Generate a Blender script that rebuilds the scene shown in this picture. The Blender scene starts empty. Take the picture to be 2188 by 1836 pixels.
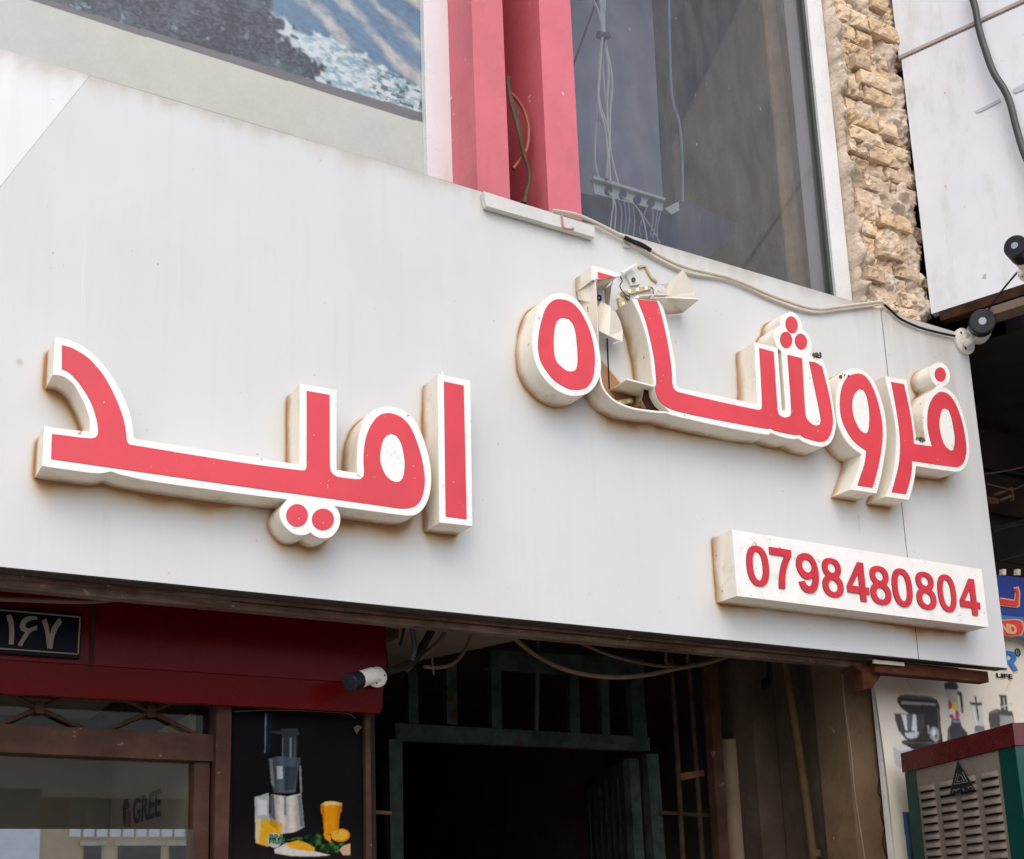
import bpy, bmesh, math, random
import numpy as np
from mathutils import Vector, Matrix
from mathutils.geometry import tessellate_polygon

random.seed(7); rng = np.random.default_rng(7)
SC = bpy.context.scene
COL = SC.collection

# ------------------------------------------------------------------ camera
YAW, PITCH, ROLL = (math.radians(a) for a in (-30.983, 12.277, -2.161))
FPX, CX, CY, WPX, HPX = 2672.6, 1094.0, 1373.0, 2188.0, 1836.0
CAM = Vector((0.0, -3.6, 1.6))
ca, sa, cb, sb, cc, sc_ = math.cos(YAW), math.sin(YAW), math.cos(PITCH), math.sin(PITCH), math.cos(ROLL), math.sin(ROLL)
RM = (Matrix(((ca, -sa, 0), (sa, ca, 0), (0, 0, 1))) @ Matrix(((1, 0, 0), (0, cb, -sb), (0, sb, cb)))
      @ Matrix(((cc, 0, -sc_), (0, 1, 0), (sc_, 0, cc))))
cam_d = bpy.data.cameras.new('camera'); cam = bpy.data.objects.new('camera', cam_d); COL.objects.link(cam)
right, fwd, up = RM.col[0], RM.col[1], RM.col[2]
cam.matrix_world = Matrix(((right[0], up[0], -fwd[0], CAM[0]), (right[1], up[1], -fwd[1], CAM[1]),
                           (right[2], up[2], -fwd[2], CAM[2]), (0, 0, 0, 1)))
cam_d.sensor_fit = 'HORIZONTAL'; cam_d.sensor_width = 36.0
cam_d.lens = 36.0 * FPX / WPX
cam_d.shift_y = (CY - HPX / 2) / WPX
cam_d.clip_start = 0.05; cam_d.clip_end = 2000
SC.camera = cam

# ------------------------------------------------------------------ light
SUN_EL, SUN_AZ = math.radians(48), math.radians(208)      # azimuth clockwise from +Y
sun_dir = Vector((math.sin(SUN_AZ) * math.cos(SUN_EL), math.cos(SUN_AZ) * math.cos(SUN_EL), math.sin(SUN_EL)))
W = bpy.data.worlds.new('World'); SC.world = W; W.use_nodes = True
wn = W.node_tree.nodes; bg = wn['Background']
sky = wn.new('ShaderNodeTexSky'); sky.sky_type = 'NISHITA'; sky.sun_disc = False
sky.sun_elevation = SUN_EL; sky.sun_rotation = SUN_AZ; sky.air_density = 1.0; sky.dust_density = 3.2; sky.ozone_density = 1.0
W.node_tree.links.new(sky.outputs[0], bg.inputs[0]); bg.inputs[1].default_value = 0.135
sl = bpy.data.lights.new('sun', 'SUN'); sl.energy = 1.0; sl.angle = math.radians(90); sl.color = (1, .98, .955)
so = bpy.data.objects.new('sun', sl); COL.objects.link(so); so.location = (0, -10, 20)
so.rotation_euler = (-sun_dir).to_track_quat('-Z', 'Y').to_euler()
SC.view_settings.view_transform = 'Standard'; SC.view_settings.look = 'None'
SC.view_settings.gamma = 1.0; SC.view_settings.exposure = 0.54
SC.view_settings.use_curve_mapping = False
SC.cycles.max_bounces = 7; SC.cycles.diffuse_bounces = 4; SC.cycles.glossy_bounces = 3; SC.cycles.transparent_max_bounces = 8; SC.cycles.caustics_reflective = False; SC.cycles.caustics_refractive = False

# ------------------------------------------------------------------ survey helpers: photo point -> place
def ray(px, py): return RM @ Vector(((px - CX) / FPX, 1.0, -(py - CY) / FPX))
def at(px, py, Y=0.0):
    d = ray(px, py); return CAM + d * ((Y - CAM[1]) / d[1])
def atX(px, py, X):
    d = ray(px, py); return CAM + d * ((X - CAM[0]) / d[0])
def atZ(px, py, Z):
    d = ray(px, py); return CAM + d * ((Z - CAM[2]) / d[2])
def Zm(x0, y0, s): return lambda pts: [(x0 + x * s, y0 + y * s) for x, y in pts]
z1 = Zm(0, 0, 1000 / 2100); z2 = Zm(880, 0, 420 / 1423); z3 = Zm(1180, 0, 620 / 1655); z4 = Zm(1700, 0, 488 / 1131)
z5 = Zm(0, 680, 540 / 1699); z6 = Zm(520, 760, 540 / 2068); z7 = Zm(1080, 540, 560 / 2100); z8 = Zm(1540, 640, 580 / 2100)
z9 = Zm(1120, 540, 400 / 2073); z10 = Zm(1880, 560, 308 / 2100)
n1 = Zm(1480, 1100, 708 / 2100); n3 = Zm(0, 1200, .4); n4 = Zm(0, 1480, 500 / 2100); n5 = Zm(440, 1480, 420 / 2079)
n6 = Zm(700, 1280, 800 / 2100); n7 = Zm(1340, 1340, 580 / 2060); n9 = Zm(1880, 1420, 308 / 1305)
def P(pts, Y): return [at(x, y, Y) for x, y in pts]
def XZ(pts, Y):
    return [(p[0], p[2]) for p in P(pts, Y)]

# ------------------------------------------------------------------ numpy noise
_perm = rng.random((64, 64, 64))
def vnoise(x, y, z=0.0):
    x, y, z = np.broadcast_arrays(np.asarray(x, float), np.asarray(y, float), np.asarray(z, float))
    xi, yi, zi = np.floor(x).astype(int), np.floor(y).astype(int), np.floor(z).astype(int)
    fx, fy, fz = x - xi, y - yi, z - zi
    fx, fy, fz = [f * f * (3 - 2 * f) for f in (fx, fy, fz)]
    g = lambda a, b, c: _perm[(xi + a) % 64, (yi + b) % 64, (zi + c) % 64]
    l = lambda a, b, t: a + (b - a) * t
    return l(l(l(g(0,0,0), g(1,0,0), fx), l(g(0,1,0), g(1,1,0), fx), fy), l(l(g(0,0,1), g(1,0,1), fx), l(g(0,1,1), g(1,1,1), fx), fy), fz)
def fbm(x, y, z=0.0, o=4):
    s = 0; a = .5; t = 0
    for i in range(o):
        s = s + a * vnoise(np.asarray(x) * 2 ** i + 7 * i, np.asarray(y) * 2 ** i + 3 * i, np.asarray(z) * 2 ** i); t += a; a *= .5
    return s / t
def sstep(a, b, x): t = np.clip((x - a) / (b - a), 0, 1); return t * t * (3 - 2 * t)
def S(r, g, b):
    f = lambda c: c / 12.92 if c <= .04045 else ((c + .055) / 1.055) ** 2.4
    return np.array([f(r / 255), f(g / 255), f(b / 255)])

# ------------------------------------------------------------------ materials
MATS = {}
def mat(name, col, rough=.6, metal=0., var=.12, scale=6., bump=0., bscale=60., dirt=None, damt=0., dscale=3., dstretch=(1, 1, 1), spec=.5, coat=0., chips=None, camt=.0, cscale=40.):
    """procedural principled material: base colour variation, one dirt layer, one chip / rust layer, fine bump"""
    if name in MATS: return MATS[name]
    m = bpy.data.materials.new(name); m.use_nodes = True; MATS[name] = m
    nt = m.node_tree; N = nt.nodes; L = nt.links; b = N['Principled BSDF']
    tc = N.new('ShaderNodeTexCoord'); co = tc.outputs['Object']
    def noise(s, detail=6, vec=None, rgh=.6):
        n = N.new('ShaderNodeTexNoise'); n.inputs['Scale'].default_value = s; n.inputs['Detail'].default_value = detail; n.inputs['Roughness'].default_value = rgh
        L.new(vec or co, n.inputs['Vector']); return n.outputs['Fac']
    def ramp(sock, a, c):
        r = N.new('ShaderNodeMapRange'); r.inputs[1].default_value = a; r.inputs[2].default_value = c; r.interpolation_type = 'SMOOTHSTEP'
        L.new(sock, r.inputs[0]); return r.outputs[0]
    def mix(f, A, B):
        x = N.new('ShaderNodeMix'); x.data_type = 'RGBA'
        (L.new(f, x.inputs[0]) if not isinstance(f, (int, float)) else setattr(x.inputs[0], 'default_value', f))
        for s, v in ((x.inputs[6], A), (x.inputs[7], B)):
            if hasattr(v, 'type') and hasattr(v, 'links'): L.new(v, s)
            else: s.default_value = (*v, 1)
        return x.outputs[2]
    col = tuple(float(c) for c in col)
    hi = tuple(min(1, c * (1 + var)) for c in col); lo = tuple(c * (1 - var) for c in col)
    out = mix(ramp(noise(scale), .3, .7), lo, hi)
    if dirt is not None and damt > 0:
        mp = N.new('ShaderNodeMapping'); mp.inputs['Scale'].default_value = dstretch; L.new(co, mp.inputs[0])
        f = ramp(noise(dscale, 8, mp.outputs[0], .68), .62 - .25 * damt, .78)
        mm = N.new('ShaderNodeMath'); mm.operation = 'MULTIPLY'; mm.inputs[1].default_value = min(1, .35 + damt * .6); L.new(f, mm.inputs[0])
        out = mix(mm.outputs[0], out, tuple(float(c) for c in dirt))
    if chips is not None:
        f = ramp(noise(cscale, 4), .70 - .2 * camt, .72 - .2 * camt)
        out = mix(f, out, tuple(float(c) for c in chips))
    L.new(out, b.inputs['Base Color'])
    rr = N.new('ShaderNodeMapRange'); rr.inputs[3].default_value = max(0, rough - .12); rr.inputs[4].default_value = min(1, rough + .12)
    L.new(noise(scale * 3), rr.inputs[0]); L.new(rr.outputs[0], b.inputs['Roughness'])
    b.inputs['Metallic'].default_value = metal; b.inputs['Specular IOR Level'].default_value = spec
    if coat: b.inputs['Coat Weight'].default_value = coat; b.inputs['Coat Roughness'].default_value = .08
    if bump:
        bp = N.new('ShaderNodeBump'); bp.inputs['Strength'].default_value = min(1, bump); bp.inputs['Distance'].default_value = .01
        L.new(noise(bscale, 8), bp.inputs['Height']); L.new(bp.outputs[0], b.inputs['Normal'])
    return m

M_white = mat('sign_face_white', (.86, .85, .82), .35, var=.03, scale=14, dirt=(.46, .40, .31), damt=.3, dscale=22, chips=(.40, .36, .30), camt=.10, cscale=34)
M_red = mat('sign_vinyl_red', (.66, .050, .070), .42, var=.10, scale=2.2, dirt=(.60, .030, .040), damt=.5, dscale=1.6, chips=(.80, .55, .52), camt=.03, cscale=60)
M_red2 = mat('digit_red', (.58, .025, .04), .35, var=.10, scale=18)
M_steel = mat('galv_white', (.62, .61, .58), .45, var=.06, scale=9, dirt=(.30, .27, .22), damt=.3, dscale=12)
M_pvc = mat('white_frame', (.72, .73, .74), .3, var=.03, scale=5, dirt=(.5, .46, .4), damt=.2, dscale=9, dstretch=(1, 1, .3))
M_pink = mat('column_paint_red', (.61, .14, .18), .5, var=.07, scale=4, bump=.18, bscale=45, dirt=(.47, .095, .12), damt=.4, dscale=5, dstretch=(1, 1, .35), chips=(.75, .55, .53), camt=.05, cscale=22)
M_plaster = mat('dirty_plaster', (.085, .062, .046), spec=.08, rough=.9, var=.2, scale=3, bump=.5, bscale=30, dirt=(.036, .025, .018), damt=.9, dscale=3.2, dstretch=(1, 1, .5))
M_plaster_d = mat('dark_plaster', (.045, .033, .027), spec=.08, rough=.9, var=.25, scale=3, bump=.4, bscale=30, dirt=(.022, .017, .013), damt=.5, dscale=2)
M_tan = mat('tan_plaster', (.14, .097, .058), spec=.08, rough=.9, var=.16, scale=3, bump=.45, bscale=26, dirt=(.075, .047, .028), damt=.9, dscale=3.6, chips=(.24, .18, .12), camt=.05, cscale=9)
M_mortar = mat('mud_mortar', (.57, .465, .365), .95, var=.2, scale=9, bump=.9, bscale=55, dirt=(.70, .63, .54), damt=.6, dscale=9)
M_brick = [mat('adobe_brick_%d' % i, c, .95, var=.2, scale=14, bump=1., bscale=42, dirt=d, damt=.55, dscale=14, chips=(.30, .20, .11), camt=-.02, cscale=38)
           for i, (c, d) in enumerate([((.63, .46, .30), (.46, .29, .15)), ((.60, .46, .325), (.74, .65, .54)), ((.70, .54, .37), (.52, .34, .18)), ((.52, .385, .27), (.68, .59, .48))])]
M_rust = mat('rusty_steel', (.060, .022, .011), spec=.08, rough=.85, var=.3, scale=14, bump=.5, bscale=60, dirt=(.13, .055, .022), damt=.6, dscale=8, dstretch=(.4, 1, 1.5))
M_railp = mat('pinkish_rail_paint', (.14, .098, .076), spec=.08, rough=.75, var=.25, scale=14, bump=.6, bscale=50, dirt=(.05, .016, .007), damt=1., dscale=5, dstretch=(.5, 1, 6), chips=(.26, .19, .15), camt=.2, cscale=26)
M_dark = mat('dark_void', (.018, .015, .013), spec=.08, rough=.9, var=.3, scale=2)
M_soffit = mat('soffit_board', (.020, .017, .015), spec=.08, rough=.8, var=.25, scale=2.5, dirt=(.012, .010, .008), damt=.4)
M_redpan = mat('red_composite_panel', (.085, .0016, .0022), .25, var=.06, scale=3, spec=.10, dirt=(.05, .003, .004), damt=.15, dscale=4)
M_navy = mat('navy_enamel', (.0025, .003, .008), .4, var=.1, scale=8, spec=.08)
M_platetxt = mat('plate_lettering', (.19, .17, .135), spec=.08, rough=.5, var=.12, scale=30)
M_brown = mat('brown_frame_paint', (.066, .034, .023), spec=.08, rough=.55, var=.3, scale=6, bump=.12, bscale=40, dirt=(.030, .016, .011), damt=.7, dscale=7, dstretch=(.4, 1, 1), chips=(.17, .12, .085), camt=.05, cscale=24)
M_teal = mat('teal_gate_paint', (.030, .041, .036), spec=.08, rough=.6, var=.35, scale=9, bump=.5, bscale=35, dirt=(.010, .010, .009), damt=.8, dscale=7, chips=(.034, .018, .011), camt=.35, cscale=13)
M_pvcpipe = mat('pvc_pipe', (.22, .155, .11), spec=.08, rough=.5, var=.12, scale=5, dirt=(.10, .07, .05), damt=.35, dscale=6)
M_barrust = mat('dull_bar_rust', (.05, .03, .022), spec=.08, rough=.85, var=.3, scale=14, bump=.3, bscale=60)
M_yellow = mat('yellow_gas_pipe', (.085, .060, .026), spec=.08, rough=.55, var=.35, scale=14, dirt=(.04, .032, .02), damt=.9, dscale=14)
M_cream = mat('cream_wire', (.58, .52, .42), .55, var=.12, scale=12, dirt=(.3, .23, .15), damt=.4, dscale=12)
M_blackc = mat('black_cable', (.02, .02, .022), spec=.08, rough=.5, var=.2)
M_greyc = mat('grey_cable', (.045, .048, .055), .5, var=.2, scale=8)
M_browncab = mat('brown_cable', (.11, .072, .05), spec=.08, rough=.6, var=.2, scale=12)
M_camw = mat('camera_white', (.68, .66, .61), .4, var=.06, scale=12, dirt=(.38, .25, .14), damt=.35, dscale=18)
M_camb = mat('camera_black', (.012, .013, .018), .35, var=.1, spec=.25)
M_lens = mat('camera_lens', (.30, .34, .40), .12, var=.05)
M_led = mat('led_board', (.50, .41, .22), .6, var=.15, scale=40)
M_ledc = mat('led_chip', (.85, .82, .62), .4, var=.05)
M_cardb = mat('grey_carton', (.25, .22, .165), spec=.08, rough=.8, var=.06, scale=4)
M_ink = mat('black_ink', (.006, .006, .007), .5, spec=.1, var=.1)
M_inkred = mat('red_ink', (.20, .02, .02), .5, var=.1)
M_inkblue = mat('blue_ink', (.03, .17, .52), .5, var=.05)
M_greenm = mat('cooler_green', (.006, .06, .05), .22, var=.12, scale=5, coat=.5)
M_maroon = mat('cooler_maroon', (.10, .015, .015), .28, var=.2, scale=9, coat=.4, dirt=(.05, .009, .009), damt=.4, dscale=8)
M_louv = mat('cooler_beige', (.22, .18, .15), spec=.08, rough=.5, var=.08, scale=8, dirt=(.12, .095, .078), damt=.3, dscale=9)
M_conc = mat('concrete_pavement', (.46, .42, .37), .9, var=.15, scale=1.5, bump=.3, bscale=30, dirt=(.27, .25, .22), damt=.4, dscale=.7)
M_asph = mat('asphalt', (.40, .37, .33), .9, var=.2, scale=1.5, bump=.4, bscale=50)
M_kerb = mat('kerb_concrete', (.40, .38, .34), .9, var=.15, scale=3, bump=.3)
M_nbr = mat('neighbour_white_metal', (.70, .725, .765), .5, var=.03, scale=3, bump=.1, bscale=8, dirt=(.46, .44, .41), damt=.55, dscale=4.2, dstretch=(1.4, 1.4, .45), chips=(.42, .39, .35), camt=-.02, cscale=15)
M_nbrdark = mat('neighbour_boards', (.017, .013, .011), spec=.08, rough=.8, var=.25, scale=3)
M_curt = mat('brown_curtain', (.26, .19, .10), .9, var=.3, scale=5, dstretch=(1, 1, .3), dirt=(.05, .035, .02), damt=.5)
M_room = mat('room_wall', (.34, .32, .32), .9, var=.1, scale=2)
M_roomb = mat('room_blue', (.045, .06, .10), .7, var=.2, scale=4)
M_cabl = mat('pale_data_cable', (.42, .47, .50), .5, var=.1, scale=20)
M_bluec = mat('blue_data_cable', (.10, .20, .34), .5, var=.1)
M_panelc = mat('patch_panel', (.36, .42, .43), .5, var=.1, scale=10)
M_tray = mat('blue_tray', (.006, .020, .065), .7, spec=.1, var=.2, scale=6)
M_stick = mat('black_sticker', (.015, .015, .016), .5, var=.1)
M_stickl = mat('sticker_lines', (.16, .16, .16), .5, var=.05)
M_silver = mat('silver_paint', (.4, .4, .42), .3, metal=.6, var=.05)
M_boardb = mat('blue_signboard', (.012, .03, .22), .3, var=.1, scale=4)
M_boardr = mat('red_sign_lettering', (.55, .03, .03), .35, var=.08)
M_boardo = mat('pale_sign_outline', (.62, .34, .16), .4, var=.05)
M_oppw = mat('opposite_white', (.88, .88, .88), .7, var=.05)
M_oppt = mat('opposite_tan', (.68, .52, .33), .9, var=.15, scale=1.2)
M_oppd = mat('opposite_dark', (.12, .11, .10), .5, var=.2)
M_tile = mat('opposite_tile', (.85, .84, .81), .3, var=.06, scale=3)

def side_mat():
    """cream letter returns: clean near the face, brown run-off where they meet the board (along depth Y)"""
    m = mat('sign_return_cream', (.78, .73, .635), .5, var=.07, scale=7, dirt=(.42, .31, .19), damt=.6, dscale=7, chips=(.22, .16, .1), camt=.02, cscale=30)
    nt = m.node_tree; N = nt.nodes; L = nt.links; b = N['Principled BSDF']
    src = b.inputs['Base Color'].links[0].from_socket
    g = N.new('ShaderNodeTexCoord'); sp = N.new('ShaderNodeSeparateXYZ'); L.new(g.outputs['Object'], sp.inputs[0])
    n = N.new('ShaderNodeTexNoise'); n.inputs['Scale'].default_value = 13; n.inputs['Detail'].default_value = 6; L.new(g.outputs['Object'], n.inputs['Vector'])
    a = N.new('ShaderNodeMath'); a.operation = 'MULTIPLY_ADD'; a.inputs[1].default_value = -.055; L.new(n.outputs[0], a.inputs[0]); L.new(sp.outputs['Y'], a.inputs[2])
    r = N.new('ShaderNodeMapRange'); r.interpolation_type = 'SMOOTHSTEP'; r.inputs[1].default_value = -.075; r.inputs[2].default_value = -.022; r.inputs[4].default_value = .8; L.new(a.outputs[0], r.inputs[0])
    x = N.new('ShaderNodeMix'); x.data_type = 'RGBA'; L.new(r.outputs[0], x.inputs[0]); L.new(src, x.inputs[6]); x.inputs[7].default_value = (.34, .185, .075, 1)
    L.new(x.outputs[2], b.inputs['Base Color']); return m
M_side = side_mat()

def glass_mat(name, tint=(.9, .93, .95), refl=.06, dust=.12, dustcol=(.42, .40, .37), rough=.03):
    m = bpy.data.materials.new(name); m.use_nodes = True; nt = m.node_tree; N = nt.nodes; L = nt.links
    for n in list(N):
        if n.type != 'OUTPUT_MATERIAL': N.remove(n)
    o = [n for n in N if n.type == 'OUTPUT_MATERIAL'][0]
    tr = N.new('ShaderNodeBsdfTransparent'); tr.inputs[0].default_value = (*tint, 1)
    gl = N.new('ShaderNodeBsdfGlossy'); gl.inputs['Roughness'].default_value = rough
    df = N.new('ShaderNodeBsdfDiffuse'); df.inputs[0].default_value = (*dustcol, 1)
    lw = N.new('ShaderNodeLayerWeight'); lw.inputs[0].default_value = .25
    mr = N.new('ShaderNodeMapRange'); mr.inputs[3].default_value = refl; mr.inputs[4].default_value = min(1, refl + .6); L.new(lw.outputs['Fresnel'], mr.inputs[0])
    m1 = N.new('ShaderNodeMixShader'); L.new(mr.outputs[0], m1.inputs[0]); L.new(tr.outputs[0], m1.inputs[1]); L.new(gl.outputs[0], m1.inputs[2])
    tc = N.new('ShaderNodeTexCoord'); mp = N.new('ShaderNodeMapping'); mp.inputs['Scale'].default_value = (6, 1, 1.6); L.new(tc.outputs['Object'], mp.inputs[0])
    nz = N.new('ShaderNodeTexNoise'); nz.inputs['Scale'].default_value = 2.2; nz.inputs['Detail'].default_value = 9; nz.inputs['Roughness'].default_value = .7; L.new(mp.outputs[0], nz.inputs['Vector'])
    r2 = N.new('ShaderNodeMapRange'); r2.inputs[1].default_value = .3; r2.inputs[2].default_value = .8; r2.inputs[3].default_value = dust * .6; r2.inputs[4].default_value = dust * 1.8; L.new(nz.outputs[0], r2.inputs[0])
    sp = N.new('ShaderNodeMapping'); sp.inputs['Scale'].default_value = (60, 1, 16); L.new(tc.outputs['Object'], sp.inputs[0])
    n2 = N.new('ShaderNodeTexNoise'); n2.inputs['Scale'].default_value = 1.0; n2.inputs['Detail'].default_value = 3; L.new(sp.outputs[0], n2.inputs['Vector'])
    r3 = N.new('ShaderNodeMapRange'); r3.inputs[1].default_value = .735; r3.inputs[2].default_value = .77; r3.inputs[4].default_value = .45; L.new(n2.outputs[0], r3.inputs[0])
    ad = N.new('ShaderNodeMath'); ad.operation = 'ADD'; L.new(r2.outputs[0], ad.inputs[0]); L.new(r3.outputs[0], ad.inputs[1])
    m2 = N.new('ShaderNodeMixShader'); L.new(ad.outputs[0], m2.inputs[0]); L.new(m1.outputs[0], m2.inputs[1]); L.new(df.outputs[0], m2.inputs[2])
    L.new(m2.outputs[0], o.inputs[0]); return m

def attr_mat(name, rough=.4, spec=.5, coat=0., fine=0.):
    m = bpy.data.materials.new(name); m.use_nodes = True; N = m.node_tree.nodes; L = m.node_tree.links; b = N['Principled BSDF']
    a = N.new('ShaderNodeAttribute'); a.attribute_name = 'print'; L.new(a.outputs['Color'], b.inputs['Base Color'])
    b.inputs['Roughness'].default_value = rough; b.inputs['Specular IOR Level'].default_value = spec; b.inputs['Coat Weight'].default_value = coat; b.inputs['Coat Roughness'].default_value = .06
    return m

# ------------------------------------------------------------------ mesh helpers
class MB:
    def __init__(s): s.v = []; s.f = []; s.m = []
    def add(s, v, f, mi=0):
        o = len(s.v); s.v += [tuple(p) for p in v]; s.f += [tuple(i + o for i in q) for q in f]; s.m += [mi] * len(f); return s
    def box(s, a, b, mi=0):
        x0, x1 = sorted((a[0], b[0])); y0, y1 = sorted((a[1], b[1])); zz0, zz1 = sorted((a[2], b[2]))
        v = [(x0, y0, zz0), (x1, y0, zz0), (x1, y1, zz0), (x0, y1, zz0), (x0, y0, zz1), (x1, y0, zz1), (x1, y1, zz1), (x0, y1, zz1)]
        return s.add(v, [(0, 3, 2, 1), (4, 5, 6, 7), (0, 1, 5, 4), (1, 2, 6, 5), (2, 3, 7, 6), (3, 0, 4, 7)], mi)
    def hexa(s, c, mi=0):   # 8 corners: 4 front ccw, 4 back
        return s.add(c, [(0, 1, 2, 3), (7, 6, 5, 4), (0, 4, 5, 1), (1, 5, 6, 2), (2, 6, 7, 3), (3, 7, 4, 0)], mi)
    def beam(s, p, q, w, h, upv=(0, 0, 1), mi=0):
        p, q = Vector(p), Vector(q); d = (q - p).normalized(); u = Vector(upv); sd = d.cross(u)
        if sd.length < 1e-4: sd = d.cross(Vector((0, 1, 0)))
        sd.normalize(); u = sd.cross(d); c = []
        for e in (p, q):
            for a, b in ((-1, -1), (1, -1), (1, 1), (-1, 1)): c.append(e + sd * (a * w / 2) + u * (b * h / 2))
        return s.hexa(c, mi)
    def tube(s, pts, r, n=8, mi=0, smooth=True, caps=True):
        pts = [Vector(p) for p in pts]
        if smooth and len(pts) > 2: pts = catmull(pts, 6)
        rs = r if isinstance(r, (list, tuple)) else [r] * len(pts)
        if len(rs) != len(pts): rs = [rs[min(len(rs) - 1, int(i * len(rs) / len(pts)))] for i in range(len(pts))]
        t0 = (pts[1] - pts[0]).normalized(); ref = Vector((0, 0, 1)) if abs(t0[2]) < .9 else Vector((0, 1, 0))
        nrm = t0.cross(ref).normalized(); v = []; f = []
        for i, p in enumerate(pts):
            t = (pts[min(i + 1, len(pts) - 1)] - pts[max(i - 1, 0)]).normalized()
            nrm = (nrm - t * nrm.dot(t)).normalized(); bn = t.cross(nrm)
            for k in range(n):
                a = 2 * math.pi * k / n; v.append(p + (nrm * math.cos(a) + bn * math.sin(a)) * rs[i])
        for i in range(len(pts) - 1):
            for k in range(n): f.append((i * n + k, i * n + (k + 1) % n, (i + 1) * n + (k + 1) % n, (i + 1) * n + k))
        if caps: f.append(tuple(range(n - 1, -1, -1))); f.append(tuple((len(pts) - 1) * n + k for k in range(n)))
        return s.add(v, f, mi)
    def prism(s, outer, y0, y1, holes=(), front=0, side=0, back=None):
        """outline in (X,Z), extruded from y0 (front) to y1 (back)"""
        loops = [list(outer)] + [list(h) for h in holes]; flat = [p for l in loops for p in l]
        tri = tessellate_polygon([[Vector((x, z, 0)) for x, z in l] for l in loops])
        n = len(flat); o = len(s.v)
        s.v += [(x, y0, z) for x, z in flat] + [(x, y1, z) for x, z in flat]
        for t in tri:
            a, b, c = (flat[i] for i in t)
            if (b[0] - a[0]) * (c[1] - a[1]) - (b[1] - a[1]) * (c[0] - a[0]) < 0: t = (t[0], t[2], t[1])
            s.f.append(tuple(o + i for i in t)); s.m.append(front)
            if back is not None: s.f.append(tuple(o + n + i for i in reversed(t))); s.m.append(back)
        k = 0
        for li, l in enumerate(loops):
            ar = sum(l[i][0] * l[(i + 1) % len(l)][1] - l[(i + 1) % len(l)][0] * l[i][1] for i in range(len(l)))
            flip = (ar < 0) != (li > 0)
            for i in range(len(l)):
                a, b = o + k + i, o + k + (i + 1) % len(l); q = (a, a + n, b + n, b)
                s.f.append(q[::-1] if flip else q); s.m.append(side)
            k += len(l)
        return s
    def ribbon(s, pts, y0, y1, th=.003, mi=0):
        """thin standing wall following an (X,Z) polyline from depth y0 to y1 (per-point lists allowed)"""
        n = len(pts); L, R = [], []
        for i, (x, z) in enumerate(pts):
            a, b = pts[max(i - 1, 0)], pts[min(i + 1, n - 1)]; d = Vector((b[0] - a[0], b[1] - a[1])).normalized()
            L.append((x - d[1] * th / 2, z + d[0] * th / 2)); R.append((x + d[1] * th / 2, z - d[0] * th / 2))
        poly = L + R[::-1]
        if not isinstance(y0, (list, tuple)): return s.prism(poly, y0, y1, front=mi, side=mi, back=mi)
        v = []; f = []
        for i in range(n): v += [(L[i][0], y0[i], L[i][1]), (R[i][0], y0[i], R[i][1]), (R[i][0], y1, R[i][1]), (L[i][0], y1, L[i][1])]
        for i in range(n - 1):
            for k in range(4): f.append((i * 4 + k, i * 4 + (k + 1) % 4, i * 4 + 4 + (k + 1) % 4, i * 4 + 4 + k))
        f += [(0, 1, 2, 3), (n * 4 - 1, n * 4 - 2, n * 4 - 3, n * 4 - 4)]
        return s.add(v, f, mi)
    def plate(s, pts3, th=.003, mi=0):
        """bent sheet: polygon of 3D points with thickness"""
        pts3 = [Vector(p) for p in pts3]; n = Vector((0, 0, 0))
        for i in range(len(pts3)): n += pts3[i].cross(pts3[(i + 1) % len(pts3)])
        n.normalize(); k = len(pts3); v = [p + n * th / 2 for p in pts3] + [p - n * th / 2 for p in pts3]
        f = []
        for t in tessellate_polygon([pts3]):
            a_, b_, c_ = t
            if (pts3[b_] - pts3[a_]).cross(pts3[c_] - pts3[a_]).dot(n) < 0: t = (a_, c_, b_)
            f += [tuple(t), tuple(i + k for i in reversed(t))]
        for i in range(k): j = (i + 1) % k; f.append((i, i + k, j + k, j))
        return s.add(v, f, mi)
    def disc(s, c, axis, r, h, n=24, mi=0, r2=None):
        c = Vector(c); a = Vector(axis).normalized(); u = a.orthogonal().normalized(); w = a.cross(u); r2 = r if r2 is None else r2
        v = [c + (u * math.cos(t) + w * math.sin(t)) * r for t in [2 * math.pi * k / n for k in range(n)]]
        v += [c + a * h + (u * math.cos(t) + w * math.sin(t)) * r2 for t in [2 * math.pi * k / n for k in range(n)]]
        f = [tuple(range(n - 1, -1, -1)), tuple(range(n, 2 * n))] + [(k, (k + 1) % n, n + (k + 1) % n, n + k) for k in range(n)]
        return s.add(v, f, mi)
    def mesh(s, name, mats, smooth=False, bevel=0):
        me = bpy.data.meshes.new(name); me.from_pydata(s.v, [], s.f)
        for m in (mats if isinstance(mats, (list, tuple)) else [mats]): me.materials.append(m)
        me.polygons.foreach_set('material_index', s.m); me.validate(); me.update()
        if smooth: me.polygons.foreach_set('use_smooth', [True] * len(me.polygons)); me.set_sharp_from_angle(angle=math.radians(38))
        return me
def catmull(p, sub):
    out = []
    for i in range(len(p) - 1):
        a, b, c, d = p[max(i - 1, 0)], p[i], p[i + 1], p[min(i + 2, len(p) - 1)]
        for k in range(sub):
            t = k / sub; out.append(.5 * ((2 * b) + (c - a) * t + (2 * a - 5 * b + 4 * c - d) * t * t + (3 * b - a - 3 * c + d) * t ** 3))
    out.append(p[-1]); return out
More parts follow.
